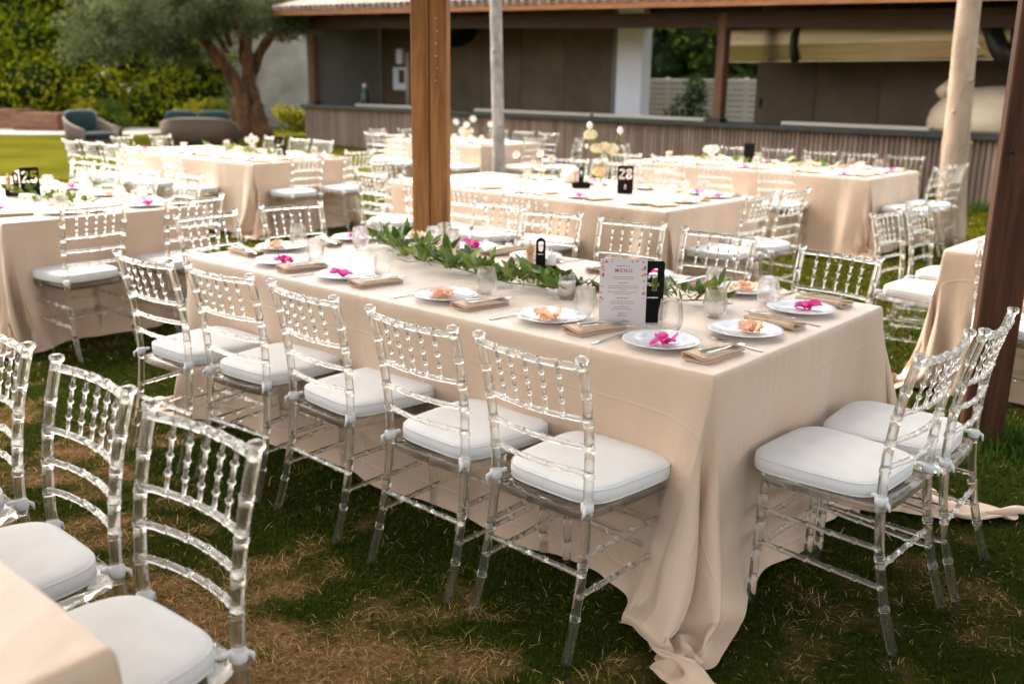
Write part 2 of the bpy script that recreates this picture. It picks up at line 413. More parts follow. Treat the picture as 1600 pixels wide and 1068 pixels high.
def build_ground():
    xs = np.concatenate([np.linspace(-70, -6, 33)[:-1], np.arange(-6, 6.001, .07), np.linspace(6, 70, 33)[1:]])
    ys = np.concatenate([np.linspace(-40, .8, 20)[:-1], np.arange(.8, 9.001, .07), np.linspace(9, 32, 60)[1:], np.linspace(32, 120, 20)[1:]])
    X, Y = np.meshgrid(xs, ys, indexing='ij')
    Z = lift(X, Y)
    nx, ny = X.shape
    I = np.arange(nx * ny).reshape(nx, ny)
    F = np.stack([I[:-1, :-1], I[1:, :-1], I[1:, 1:], I[:-1, 1:]], -1).reshape(-1, 4)
    m = bpy.data.meshes.new('lawn')
    m.from_pydata(np.stack([X, Y, Z], -1).reshape(-1, 3).tolist(), [], F.tolist())
    m.polygons.foreach_set('use_smooth', [True] * len(m.polygons))
    at = m.attributes.new('dry', 'FLOAT', 'POINT'); at.data.foreach_set('value', dryness(X, Y).ravel().astype(np.float32))
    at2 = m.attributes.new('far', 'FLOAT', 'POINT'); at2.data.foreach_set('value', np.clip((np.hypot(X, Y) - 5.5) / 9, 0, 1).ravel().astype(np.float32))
    g = mat('lawn', (.1, .1, .03), .95, spec=.0)
    n, l, b = nodes(g)
    a = n.new('ShaderNodeAttribute'); a.attribute_name = 'dry'; a2 = n.new('ShaderNodeAttribute'); a2.attribute_name = 'far'
    tc = n.new('ShaderNodeTexCoord')
    nt = n.new('ShaderNodeTexNoise'); nt.inputs['Scale'].default_value = 38; nt.inputs['Detail'].default_value = 8; nt.inputs['Roughness'].default_value = .7; l.new(tc.outputs['Object'], nt.inputs['Vector'])
    n2 = n.new('ShaderNodeTexNoise'); n2.inputs['Scale'].default_value = .55; n2.inputs['Detail'].default_value = 5; l.new(tc.outputs['Object'], n2.inputs['Vector'])
    soil = n.new('ShaderNodeValToRGB'); soil.color_ramp.elements[0].color = (.075, .038, .017, 1); soil.color_ramp.elements[1].color = (.29, .17, .085, 1)
    soil.color_ramp.elements[0].position = .33; soil.color_ramp.elements[1].position = .68; l.new(nt.outputs[0], soil.inputs[0])
    gr = n.new('ShaderNodeValToRGB'); gr.color_ramp.elements[0].color = (.012, .018, .004, 1); gr.color_ramp.elements[1].color = (.04, .05, .010, 1)
    gr.color_ramp.elements[0].position = .33; gr.color_ramp.elements[1].position = .68; l.new(nt.outputs[0], gr.inputs[0])
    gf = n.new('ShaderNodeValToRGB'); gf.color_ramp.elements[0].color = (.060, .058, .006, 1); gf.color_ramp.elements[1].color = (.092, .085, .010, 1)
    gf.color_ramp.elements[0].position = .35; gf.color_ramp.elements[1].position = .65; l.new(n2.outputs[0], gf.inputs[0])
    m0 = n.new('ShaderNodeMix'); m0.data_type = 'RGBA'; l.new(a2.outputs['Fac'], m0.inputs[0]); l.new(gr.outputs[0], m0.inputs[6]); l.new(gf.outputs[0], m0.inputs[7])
    mr = n.new('ShaderNodeMapRange'); mr.inputs['From Min'].default_value = .18; mr.inputs['From Max'].default_value = .6; l.new(a.outputs['Fac'], mr.inputs[0])
    m1 = n.new('ShaderNodeMix'); m1.data_type = 'RGBA'; l.new(mr.outputs[0], m1.inputs[0]); l.new(m0.outputs[2], m1.inputs[6]); l.new(soil.outputs[0], m1.inputs[7])
    l.new(m1.outputs[2], b.inputs['Base Color'])
    bp = n.new('ShaderNodeBump'); bp.inputs['Strength'].default_value = .8; bp.inputs['Distance'].default_value = .02; l.new(nt.outputs[0], bp.inputs['Height']); l.new(bp.outputs[0], b.inputs['Normal'])
    tag(obj('lawn', m, g), kind='structure')

def ribbons(name, base, dirs, length, width, bend, cols, material, lean):
    """many thin tapering blades as one mesh: base (n,3), three cross sections each"""
    n = len(base)
    ang = dirs; ux = np.cos(ang); uy = np.sin(ang)
    side = np.stack([-uy, ux, np.zeros(n)], -1) * (width * .5)[:, None]
    fwd = np.stack([ux, uy, np.zeros(n)], -1)
    up = np.array([0, 0, 1.])
    p0 = base
    p1 = base + fwd * (lean * length * .45)[:, None] + up * (length * .55 * np.sqrt(np.clip(1 - lean ** 2, .02, 1)))[:, None]
    p2 = base + fwd * ((lean + bend) * length)[:, None] + up * (length * .9 * np.sqrt(np.clip(1 - lean ** 2, .0, 1)) * (1 - .4 * bend))[:, None]
    V = np.stack([p0 - side, p0 + side, p1 - side * .8, p1 + side * .8, p2], 1).reshape(-1, 3)
    k = np.arange(n)[:, None] * 5
    tri = np.concatenate([k + np.array([[0, 1, 3]]), k + np.array([[0, 3, 2]]), k + np.array([[2, 3, 4]])], 0)
    m = bpy.data.meshes.new(name)
    m.vertices.add(len(V)); m.vertices.foreach_set('co', V.astype(np.float32).ravel())
    m.loops.add(tri.size); m.loops.foreach_set('vertex_index', tri.astype(np.int32).ravel())
    m.polygons.add(len(tri)); m.polygons.foreach_set('loop_start', np.arange(0, tri.size, 3, dtype=np.int32))
    m.update(calc_edges=True)
    at = m.attributes.new('col', 'FLOAT_COLOR', 'POINT')
    at.data.foreach_set('color', np.repeat(np.concatenate([cols, np.ones((n, 1))], 1), 5, 0).astype(np.float32).ravel())
    m.materials.append(material)
    return m

def build_grass():
    rng = np.random.default_rng(5)
    B = []; A = []; L = []; Wd = []; Bd = []; C = []; Ln = []
    for y0, y1, den, hh, ww in ((1.5, 3.2, 13000, .020, .0030), (3.2, 5.2, 7000, .022, .0042), (5.2, 9, 2600, .028, .008), (9, 16, 700, .035, .016)):
        wid = .60 * y1 + .5
        n = int(den * (y1 - y0) * 2 * wid)
        x = rng.uniform(-wid, wid, n); y = rng.uniform(y0, y1, n)
        ok = np.abs(x) < .60 * y + .4
        ok &= ~((x > 7) & (y > 14)) & ~((y > 27) & (x < -6)) & ~(y > 27.2 - (x + 5.5) * 1.09 - .3)
        x, y = x[ok], y[ok]; d = dryness(x, y)
        clump = fbm(x, y, 9., 77)
        keep = rng.random(len(x)) < np.clip(1.2 - .9 * d + (clump - .5) * 1.2, .10, 1)
        x, y, d, clump = x[keep], y[keep], d[keep], clump[keep]; n = len(x)
        dead = rng.random(n) < np.clip(d * 1.0 - .14, .03, .75)
        h = hh * rng.uniform(.55, 1.35, n) * (1 + (clump - .5) * 1.1)
        lean = np.clip(rng.normal(.35, .25, n), 0, .95); lean[dead] = np.clip(rng.normal(.85, .12, dead.sum()), .4, .985)
        h[dead] *= rng.uniform(.9, 2.0, dead.sum())
        far = np.clip((np.hypot(x, y) - 5.5) / 9, 0, 1)[:, None]
        rb = rng.random((n, 1))
        near_c = (np.array([[.021, .038, .005]]) + np.array([[.05, .05, .006]]) * np.clip(d * 1.6, 0, 1)[:, None]) * (.5 + 1.0 * rb) + np.array([[.035, .022, .0]]) * rng.random((n, 1)) ** 2
        near_c = near_c * (1 + .55 * np.clip((.9 - x) / 1.6, 0, 1))[:, None]
        far_c = np.array([[.08, .082, .004]]) * (.8 + .4 * rb)
        c = near_c * (1 - far) + far_c * far
        c[dead] = (np.array([[.46, .30, .14]]) * (.5 + .8 * rb))[dead] * (1 - .4 * far[dead])
        z = lift(x, y) - .002
        B.append(np.stack([x, y, z], -1)); A.append(rng.uniform(0, 2 * np.pi, n)); L.append(h); Wd.append(ww * rng.uniform(.6, 1.3, n)); Bd.append(rng.uniform(0, .5, n)); C.append(c); Ln.append(lean)
    # longer tufts round the posts and the foot of the bar
    for cx, cy_, r, k, hh in ((2.24, 4.33, .22, 900, .10), (2.55, 4.1, .35, 700, .075), (6.2, 13.9, .7, 900, .22), (5.4, 14.9, .5, 500, .18), (2.9, 3.6, .4, 500, .05)):
        x = cx + rng.normal(0, r, k); y = cy_ + rng.normal(0, r * .6, k)
        B.append(np.stack([x, y, lift(x, y)], -1)); A.append(rng.uniform(0, 6.28, k)); L.append(hh * rng.uniform(.5, 1.2, k)); Wd.append(np.full(k, .005 if cy_ < 8 else .012)); Bd.append(rng.uniform(0, .6, k))
        C.append(np.array([[.05, .10, .018]]) * rng.uniform(.6, 1.6, (k, 1))); Ln.append(rng.uniform(0, .45, k))
    cat = np.concatenate
    m = ribbons('lawn_grass', cat(B), cat(A), cat(L), cat(Wd), cat(Bd), cat(C), M['blade'], cat(Ln))
    tag(obj('lawn_grass', m), 'short lawn grass with dry straw and bare earthy patches', 'grass', kind='stuff')

build_ground()
build_grass()
# ------------------------------------------------------------------ foliage
def leaf_mesh(name, P, size, aspect, cols, material, rng, flat=0.):
    n = len(P)
    u = rng.normal(size=(n, 3)); u[:, 2] *= (1 - flat); u /= np.linalg.norm(u, axis=1)[:, None]
    v = rng.normal(size=(n, 3)); v -= u * (u * v).sum(1)[:, None]; v /= np.linalg.norm(v, axis=1)[:, None]
    s = size[:, None] * .5
    w = np.cross(u, v)
    V = np.stack([P - u * s, P - v * s * aspect + w * s * .15, P + u * s, P + v * s * aspect + w * s * .15], 1).reshape(-1, 3)
    F = np.arange(4 * n).reshape(n, 4)
    m = bpy.data.meshes.new(name)
    m.vertices.add(4 * n); m.vertices.foreach_set('co', V.astype(np.float32).ravel())
    m.loops.add(4 * n); m.loops.foreach_set('vertex_index', F.astype(np.int32).ravel())
    m.polygons.add(n); m.polygons.foreach_set('loop_start', np.arange(0, 4 * n, 4, dtype=np.int32))
    m.update(calc_edges=True)
    at = m.attributes.new('col', 'FLOAT_COLOR', 'POINT')
    at.data.foreach_set('color', np.repeat(np.concatenate([cols, np.ones((n, 1))], 1), 4, 0).astype(np.float32).ravel())
    m.materials.append(material)
    return m

def clump_points(blobs, per_area, rng, shell=.35):
    """points scattered through the outer shell of many blobs; returns points and blob index"""
    P = []; I = []
    for i, (c, r) in enumerate(blobs):
        k = max(8, int(per_area * r[0] * r[2] * 4))
        d = rng.normal(size=(k, 3)); d /= np.linalg.norm(d, axis=1)[:, None]
        rad = 1 - shell * rng.random((k, 1)) ** 1.5 + rng.normal(0, .06, (k, 1))
        P.append(np.array(c) + d * rad * np.array(r)); I.append(np.full(k, i))
    return np.concatenate(P), np.concatenate(I)

def palette(cols, idx, rng, jitter=.35):
    base = np.array(cols)[rng.integers(0, len(cols), idx.max() + 1)][idx]
    return base * rng.uniform(1 - jitter, 1 + jitter, (len(idx), 1))

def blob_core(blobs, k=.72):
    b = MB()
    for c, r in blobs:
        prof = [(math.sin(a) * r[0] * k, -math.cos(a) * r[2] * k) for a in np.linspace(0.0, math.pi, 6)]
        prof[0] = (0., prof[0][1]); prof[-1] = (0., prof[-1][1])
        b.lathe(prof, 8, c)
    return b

def build_hedges():
    rng = np.random.default_rng(8)
    # big sunny hedge bank at the left end of the lawn
    bl = []
    for i in range(270):
        x = rng.uniform(-27, -9.5); z = rng.uniform(.2, 7.4) if i < 190 else rng.uniform(.2, 3.6)
        y = 36.0 + (x + 16) * .05 + (z * .12) + rng.uniform(-.8, .8) + (1.2 if x > -11 else 0)
        r = rng.uniform(.5, 1.25)
        bl.append(((x, y, z), (r * 1.15, r, r)))
    P, I = clump_points(bl, 105, rng, .45)
    cols = palette([(.50, .47, .03), (.34, .37, .025), (.24, .30, .022), (.15, .21, .018), (.40, .41, .03)], I, rng)
    h = thing('hedge', 'tall sunny green hedge bank behind the lawn at left', 'hedge', (0, 0, 0))
    f = obj('foliage', leaf_mesh('hedge_foliage', P, rng.uniform(.12, .24, len(P)), .55, cols, M['foliage'], rng), None, h); f['kind'] = 'stuff'
    obj('shade_core', blob_core(bl, .58), mat('core_shade_green', (.016, .026, .006), .9, spec=.05), h)  # solid blobs behind the leaves; shade in the gaps is put into their colour
    # yellow flowering plants at its foot
    for j, (x, y) in enumerate(((-13.4, 32.5), (-10.4, 33.0), (-6.6, 30.6))):
        bb = [((x + rng.uniform(-.7, .7), y + rng.uniform(-.3, .3), rng.uniform(.3, .75)), (.42, .4, .34)) for _ in range(6)]
        P, I = clump_points(bb, 260, rng, .5)
        cols = palette([(.11, .15, .025), (.07, .11, .02), (.24, .22, .02)], I, rng)
        s = thing('flowering_shrub', ('low yellow green shrub between the lounge seats', 'yellow green shrub in front of the olive trunk', 'yellow green shrub between olive tree and bar')[j], 'shrub', (0, 0, 0), 0, 'low shrubs under the hedge')
        q = obj('foliage', leaf_mesh('shrub_foliage', P, rng.uniform(.10, .2, len(P)), .6, cols, M['foliage'], rng), None, s); q['kind'] = 'stuff'
    # greenery seen through the opening of the bar
    bl = []
    for i in range(16 * 8):
        s_ = -10.5 + .9 * (i % 16) + rng.uniform(-.3, .3); n_ = 6.6 + rng.uniform(-.5, .6); z = .5 + .75 * (i // 16) + rng.uniform(-.25, .25); r = rng.uniform(.65, 1.0)
        p = bw(s_, n_, z); bl.append(((p.x, p.y, p.z), (r, r, r)))
    P, I = clump_points(bl, 95, rng)
    cols = palette([(.09, .15, .03), (.05, .09, .02), (.18, .25, .04), (.45, .48, .06)], I, rng)
    s = thing('garden_hedge', 'dark green hedge seen through the bar opening', 'hedge')
    q = obj('foliage', leaf_mesh('garden_hedge_foliage', P, rng.uniform(.14, .28, len(P)), .55, cols, M['foliage'], rng), None, s); q['kind'] = 'stuff'
    obj('shade_core', blob_core(bl, .72), mat('core_shade_green_2', (.02, .035, .012), .9), s)  # filler blobs, coloured darker than the leaves to stand for inner shade
    for k, (s_, n_, w_) in enumerate(((-2.3, 3.55, .5),)):
        bb = [(tuple(bw(s_ + rng.uniform(-w_, w_), n_ + rng.uniform(-.2, .2), z)), (.3, .3, .28)) for z in np.linspace(.4, 1.65, 9)]
        P, I = clump_points(bb, 420, rng, .6)
        cols = palette([(.03, .055, .022), (.045, .075, .03)], I, rng)
        s = thing('potted_shrub', 'dark leafy shrub in front of the white slat fence', 'shrub')
        q = obj('foliage', leaf_mesh('fence_shrub_foliage', P, rng.uniform(.07, .14, len(P)), .5, cols, M['foliage'], rng), None, s); q['kind'] = 'stuff'
        b = MB().tube([bw(s_, n_, 0), bw(s_ + .05, n_, .7), bw(s_, n_, 1.3)], [.035, .028, .015], 6)
        obj('stem', b, M['bark_grey'], s)

def build_olive():
    rng = np.random.default_rng(21)
    ox, oy = -7.75, 28.8
    t = thing('olive_tree', 'old olive tree with gnarled split orange brown trunk', 'tree', (ox, oy, 0))
    t.scale = (.82, .82, 1.)
    b = MB()
    def limb(pts, rad, n=12, seed=0):
        P = [Vector(p) for p in pts]
        out = []; rr = []
        m = len(P)
        for i in range(m - 1):
            p0 = P[max(i - 1, 0)]; p1 = P[i]; p2 = P[i + 1]; p3 = P[min(i + 2, m - 1)]
            for k in range(5):
                u = k / 5
                q = .5 * ((2 * p1) + (p2 - p0) * u + (2 * p0 - 5 * p1 + 4 * p2 - p3) * u * u + (3 * p1 - p0 - 3 * p2 + p3) * u ** 3)
                out.append(q); rr.append(rad[i] * (1 - u) + rad[i + 1] * u)
        out.append(P[-1]); rr.append(rad[-1])
        rr = [r * (1 + .13 * math.sin(i * 1.7 + seed) + .08 * math.sin(i * 3.1 + seed * 2)) for i, r in enumerate(rr)]
        b.tube(out, rr, n)
    # fluted base made of twisted strands that grow into the limbs
    limb([(-.42, -.1, -.1), (-.36, -.12, .5), (-.22, -.1, 1.2), (-.5, -.05, 1.75), (-1.15, 0, 2.45), (-1.7, .1, 3.1), (-2.3, .2, 3.9)], [.36, .27, .24, .22, .19, .16, .10], seed=1)
    limb([(-.1, -.3, -.1), (-.08, -.26, .5), (-.02, -.2, 1.1), (.05, -.15, 1.7), (.12, -.1, 2.5), (0, 0, 3.3), (-.4, .1, 4.3)], [.30, .25, .22, .19, .17, .14, .09], seed=2)
    limb([(.35, -.1, -.1), (.28, -.1, .5), (.18, -.05, 1.2), (.02, .1, 1.9), (-.15, .2, 2.6), (.2, .2, 3.3), (.8, .2, 4.2)], [.38, .30, .25, .2, .16, .13, .08], seed=3)
    limb([(.62, .1, -.1), (.45, .1, .4), (.3, .1, .9), (.2, .1, 1.5)], [.30, .24, .2, .14], seed=4)
    limb([(-.1, .3, -.1), (0, .25, .7), (.05, .2, 1.6), (.5, .25, 2.5), (1.3, .3, 3.3)], [.36, .32, .24, .17, .1], seed=5)
    limb([(-.62, .05, -.1), (-.48, 0, .25), (-.36, 0, .6)], [.22, .16, .1], seed=6)
    for k in range(9):
        a = rng.uniform(0, 6.28); r0 = rng.uniform(.5, 1.4); z0 = rng.uniform(3.0, 3.9)
        limb([(r0 * math.cos(a) * .5 - .3, r0 * math.sin(a) * .4, z0 - .6), (r0 * 1.3 * math.cos(a) - .4, r0 * math.sin(a), z0 + .2), (2.6 * math.cos(a) - .6, 1.8 * math.sin(a), z0 + 1.0)], [.09, .06, .02], 6, seed=k)
    obj('trunk', b, M['bark_olive'], t)
    bl = []
    for i in range(230):
        a = rng.uniform(0, 6.28); q = math.sqrt(rng.random())
        x = -1.5 + 4.6 * q * math.cos(a); y = 3.0 * q * math.sin(a) - .2
        edge = 1 - q * q
        z = rng.uniform(2.35 + .25 * abs(x + 1.5) * (x > -1) - .12 * (x > 1), 3.3 + 2.7 * edge)
        if -1.4 < x < .9 and z < 2.95: z += .75
        r = rng.uniform(.32, .62)
        bl.append(((x, y, z), (r * 1.15, r, r * .8)))
    P, I = clump_points(bl, 300, rng, .8)
    cols = palette([(.085, .105, .042), (.12, .14, .065), (.05, .062, .026), (.17, .19, .10)], I, rng, .4)
    f = obj('crown', leaf_mesh('olive_crown', P, rng.uniform(.10, .2, len(P)), .28, cols, M['foliage'], rng), None, t); f['kind'] = 'stuff'

def slim_tree(name, label, base, path, rad, material, seed, knots=()):
    rng = np.random.default_rng(seed)
    t = thing(name, label, 'tree', base)
    b = MB(); n = 14
    P = [Vector(p) for p in path]; out = []; rr = []
    for i in range(len(P) - 1):
        for k in range(8):
            u = k / 8; out.append(P[i].lerp(P[i + 1], u)); rr.append((rad[i] * (1 - u) + rad[i + 1] * u) * (1 + rng.normal(0, .018)))
    out.append(P[-1]); rr.append(rad[-1])
    b.tube(out, rr, n)
    for (kz, ka, kr) in knots:
        q = min(out, key=lambda p: abs(p.z - kz)); r_ = rr[out.index(q)]
        d = Vector((math.cos(ka), math.sin(ka), .25))
        b.tube([q + d * r_ * .6, q + d * (r_ + kr * .5), q + d * (r_ + kr)], [kr * 1.5, kr * 1.1, kr * .5], 8)
    obj('trunk', b, material, t)
    b = MB(); tips = []
    top = P[-1]
    for k in range(8):
        a = k * 2.4; e = top + Vector((math.cos(a) * 1.1, math.sin(a) * 1.1, rng.uniform(.5, 1.3)))
        b.tube([top - Vector((0, 0, .2)), top.lerp(e, .5) + Vector((0, 0, .1)), e], [rad[-1] * .6, rad[-1] * .35, .012], 6); tips.append(e)
    obj('branches', b, material, t)
    bl = [((e.x + rng.uniform(-.4, .4), e.y + rng.uniform(-.4, .4), e.z + rng.uniform(-.2, .5)), (.5, .5, .35)) for e in tips for _ in range(2)]
    Q, I = clump_points(bl, 110, rng, .9)
    f = obj('crown', leaf_mesh(name + '_crown', Q, rng.uniform(.08, .16, len(Q)), .5, palette([(.07, .12, .02), (.05, .09, .02), (.11, .15, .03)], I, rng), M['foliage'], rng), None, t); f['kind'] = 'stuff'

# ------------------------------------------------------------------ bar pavilion
BO = Vector((2.73, 18.0, 0)); BROT = math.atan2(-.738, .675)
BS = Vector((math.cos(BROT), math.sin(BROT), 0)); BN = Vector((-math.sin(BROT), math.cos(BROT), 0))
def bw(s, n, z): return BO + BS * s + BN * n + Vector((0, 0, z))
S0, S1 = -12.7, 8.6
def zf(s): return 2.93 - .0305 * (s - .36)          # the eave drops gently to the right
def zshear(mb, f):
    mb.v = [(x, y, z + f(x)) for x, y, z in mb.v]; return mb

def build_bar():
    bar = thing('bar_counter', 'long bar counter fronted with brown vertical wood slats', 'bar counter', BO, BROT)
    obj('backing', MB().box(((S0 + S1) / 2, .20, .48), (S1 - S0, .25, .95)), mat('bar_backing', (.018, .013, .011), .9), bar)
    sm = MB().box((0, 0, .475), (.066, .036, .95), .004).mesh('slat')
    sm.materials.append(M['slat'])
    k = 0; s = S0 + .04
    while s < S1:
        o = obj('slat', sm, None, bar, (s, .055, 0)); s += .0845; k += 1
    obj('counter_top', MB().box(((S0 + S1) / 2, .27, .995), (S1 - S0 + .1, .72, .085), .008), M['counter'], bar)
    for a, b_ in ((-10.4, -7.0), (-5.6, -2.03), (-1.95, .72), (2.3, 4.8)):
        obj('serving_ledge', MB().box(((a + b_) / 2, .32, 1.064), (b_ - a, .30, .05), .006), M['sill'], bar)
    pav = thing('bar_pavilion', 'open wooden bar pavilion with curved tile roof', 'pavilion', BO, BROT)
    # back and end walls, panel by panel
    s = S0 + .02
    while s < -3.6:
        w = min(1.5, -3.55 - s)
        hh = zf(s + w / 2) + .90; obj('wall_panel', MB().box((s + w / 2, 2.62, hh / 2), (w - .012, .05, hh), .004), M['panel'], pav); s += w
    for i in range(2):
        obj('wall_panel', MB().box((S0 - .03, .80 + 1.22 * i, 2.05), (.05, 1.21, 4.1), .004), M['panel_grey'], pav)
    obj('column', MB().box((-3.02, 2.55, 2.0), (.74, .3, 4.0), .01), M['column'], pav)
    obj('door_frame', MB().box((-3.5, 2.5, 2.0), (.10, .12, 4.0), .005), M['panel_grey'], pav)
    for a, b_ in ((.12, 1.44), (1.44, 2.72), (2.72, 4.0), (4.0, 5.3), (5.3, 6.6), (6.6, 8.6)):
        obj('wall_panel', MB().box(((a + b_) / 2, 2.62, 2.0), (b_ - a - .014, .05, 4.0), .004), M['panel'], pav)
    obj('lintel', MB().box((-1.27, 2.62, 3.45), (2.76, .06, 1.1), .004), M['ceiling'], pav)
    obj('door_handle', MB().box((.25, 2.57, 1.35), (.05, .03, .2), .004), M['dark_metal'], pav)
    # posts and beams
    for s in (-12.62, .93, 7.9):
        p = obj('post', MB().box((0, 0, 1.9), (.17, .17, 1.9), .012), M['barpost'], pav, (s, .33, 0))
        obj('post_foot', MB().box((0, 0, 1.065), (.22, .22, .06), .006), M['dark_metal'], p)
    for n_, z0, h_ in ((.33, -.17, .26), (2.45, .45, .26)):
        obj('beam', zshear(MB().box(((S0 + S1) / 2, n_, z0), (S1 - S0, .15, h_)), zf), M['beam'], pav)
    rm = MB().box((0, 1.0, 0), (.09, 3.4, .13)).mesh('rafter'); rm.materials.append(M['beam'])
    s = S0 + .3
    while s < S1:
        obj('rafter', rm, None, pav, (s, 0, zf(s) + .30), (R(14), 0, 0)); s += .95
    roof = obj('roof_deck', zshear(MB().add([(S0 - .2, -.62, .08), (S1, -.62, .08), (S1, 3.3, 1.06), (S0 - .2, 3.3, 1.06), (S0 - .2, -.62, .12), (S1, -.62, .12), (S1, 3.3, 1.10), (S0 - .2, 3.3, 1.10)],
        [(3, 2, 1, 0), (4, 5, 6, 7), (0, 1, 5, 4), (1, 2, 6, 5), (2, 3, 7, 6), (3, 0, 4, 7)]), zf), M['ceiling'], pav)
    obj('fascia', zshear(MB().box(((S0 + S1) / 2 - .1, -.66, .055), (S1 - S0 + .3, .03, .13)), zf), M['fascia'], pav)
    # barrel tiles, each one a piece
    tv = []; tf = []
    na = 8
    for y, rr in ((0, .115), (.44, .10)):
        for t_, th in ((0, 0), (1, .016)):
            for k in range(na + 1):
                a = math.pi * k / na; tv.append(((rr - th) * math.cos(a), y, (rr - th) * math.sin(a)))
    st = na + 1
    for k in range(na):
        tf += [(k, k + 1, 2 * st + k + 1, 2 * st + k), (st + k + 1, st + k, 3 * st + k, 3 * st + k + 1), (k + 1, k, st + k, st + k + 1), (2 * st + k, 2 * st + k + 1, 3 * st + k + 1, 3 * st + k)]
    tm = mesh('roof_tile', tv, tf, True); tm.materials.append(M['tile'])
    pv = [(x, y, -z * .55 + .02) for x, y, z in tv]
    pm = mesh('pan_tile', pv, [q[::-1] for q in tf], True); pm.materials.append(M['tile'])
    rng = random.Random(4)
    s = S0 - .1; i = 0
    while s < 4.2:
        for r in range(3 if s < 1.5 else 1):
            y = -.74 + r * .37; z = zf(s) + .135 + (y + .62) * .25 + .012
            obj('roof_tile', tm, None, roof, (s + rng.uniform(-.012, .012), y, z), (R(14.5), R(1.7), rng.uniform(-.02, .02)))
        obj('pan_tile', pm, None, roof, (s + .12, -.72, zf(s) + .125), (R(14), R(1.7), 0))
        s += .24; i += 1
    # cooker hood
    h = thing('cooker_hood', 'wide brushed steel cooker hood hanging in the bar', 'hood', bw(2.95, 1.2, 0), BROT)
    rings = []
    for x in (-2.47, 2.47):
        rings.append([(x, -.08, 2.07), (x, -.10, 2.10), (x, -.125, 2.35), (x, -.13, 2.62), (x, -.12, 2.66), (x, .85, 2.66), (x, .9, 2.07)])
    obj('canopy', MB().loft(rings, False), M['hood'], h)
    obj('lower_rim', MB().box((0, -.12, 2.075), (4.96, .03, .03), .004), M['hood'], h)
    obj('duct_band', MB().tube([(-1.02, -.10, 2.66), (-1.09, -.16, 2.5), (-1.10, -.17, 2.3), (-1.04, -.16, 2.06)], .055, 8), M['dark_metal'], h)
    obj('flue', MB().tube([(2.15, -.12, 2.70), (2.2, -.15, 2.5), (2.32, -.16, 2.25), (2.5, -.15, 2.0)], .13, 10), M['dark_metal'], h)
    # domed oven on the counter
    ov = thing('pizza_oven', 'cream domed pizza oven standing on the bar counter', 'oven', bw(5.45, .9, 1.035), BROT)
    prof = [(.94, .0), (.97, .05), (.97, .16), (.93, .30), (.82, .44), (.62, .56), (.36, .63), (.12, .655), (0., .66)]
    d = MB().lathe(prof, 32); d.v = [(x, y * .8, z) for x, y, z in d.v]
    obj('dome', d, M['oven'], ov)
    obj('landing', MB().box((1.15, -.45, .12), (1.1, .7, .22), .03), M['oven'], ov)
    obj('landing_top', MB().box((1.15, -.45, .25), (1.14, .74, .035), .012), M['sill'], ov)
    obj('collar', MB().tube([(-.80, -.15, .52), (-.62, -.15, .66)], [.11, .12], 12), M['oven'], ov)
    obj('chimney', MB().tube([(-.58, -.1, .66), (-.55, -.08, 1.05)], [.055, .055], 10), M['oven'], ov)
    # small fittings
    tp = thing('bar_tap', 'curved steel tap behind the bar beside the grey trunk', 'tap', bw(-5.6, .95, 1.03), BROT)
    obj('spout', MB().tube([(0, 0, 0), (0, 0, .34), (-.03, 0, .42), (-.12, 0, .46), (-.22, 0, .44), (-.25, 0, .36)], .026, 8), M['steel'], tp)
    obj('base', MB().lathe([(.05, 0), (.05, .03), (.03, .05)], 12), M['steel'], tp)
    sb = thing('bar_sink_unit', 'low work bench under the tap behind the bar', 'work bench', bw(-5.6, 1.0, 0), BROT)
    obj('top', MB().box((0, 0, 1.0), (2.2, .55, .05), .005), M['steel'], sb); obj('cabinet', MB().box((0, .02, .487), (2.1, .5, .974), .005), M['panel'], sb)
    bt = thing('green_bottle', 'dark green bottle on the left end of the bar counter', 'bottle', bw(-10.3, .42, 1.09), BROT)
    obj('body', MB().lathe([(.10, 0), (.11, .03), (.11, .25), (.05, .34), (.045, .42)], 14), mat('bottle_green', (.015, .04, .02), .25), bt)
    obj('cap', MB().lathe([(.06, .40), (.06, .5), (0., .52)], 12), M['sill'], bt)
    dp = thing('notice_board', 'white framed notice on the back wall of the bar', 'notice', bw(-11.75, 2.58, 1.75), BROT)
    obj('frame', MB().box((0, 0, 0), (.62, .03, .62), .006), M['column'], dp); obj('picture', MB().box((.12, -.021, .06), (.26, .008, .36)), mat('notice_dark', (.09, .05, .045), .7), dp)
    ds = tag(obj('towel_dispenser', MB().box((0, 0, 0), (.26, .14, .42), .03), M['column'], None, bw(-11.6, 2.5, 2.35), (0, 0, BROT)), 'white dispenser on the bar wall above the notice', 'dispenser')
    pl = tag(obj('wall_pipe', MB().tube([(0, 0, 1.03), (0, 0, 2.45)], .07, 10), M['oven'], None, bw(-11.1, 2.4, 0), (0, 0, 0)), 'pale upright pipe beside the notice in the bar', 'pipe')
    cab = tag(obj('back_bench', MB().box((0, 0, .515), (2.2, .7, 1.03), .006), M['panel_grey'], None, bw(-11.4, 2.2, 0), (0, 0, BROT)), 'grey bench along the left back wall of the bar', 'bench')
    fn = thing('hanging_lamp', 'round black lamp shade hanging under the bar roof', 'lamp', bw(-7.9, 1.5, 2.5), BROT)
    obj('shade', MB().lathe([(.0, .0), (.22, .02), (.42, .14), (.54, .34), (.56, .5), (.54, .5), (.40, .17), (0, .04)], 20), M['black'], fn)
    obj('rod', MB().tube([(0, 0, .05), (0, 0, 1.35)], .02, 8), M['black'], fn)
    # white fence behind the opening
    fe = thing('slat_fence', 'white fence of horizontal slats behind the bar opening', 'fence', bw(-2.4, 4.3, 0), BROT)
    fm = MB().box((0, 0, 0), (7.0, .025, .10), .004).mesh('slat'); fm.materials.append(M['white_slat'])
    for k in range(15): obj('slat', fm, None, fe, (0, 0, .1 + k * .118))
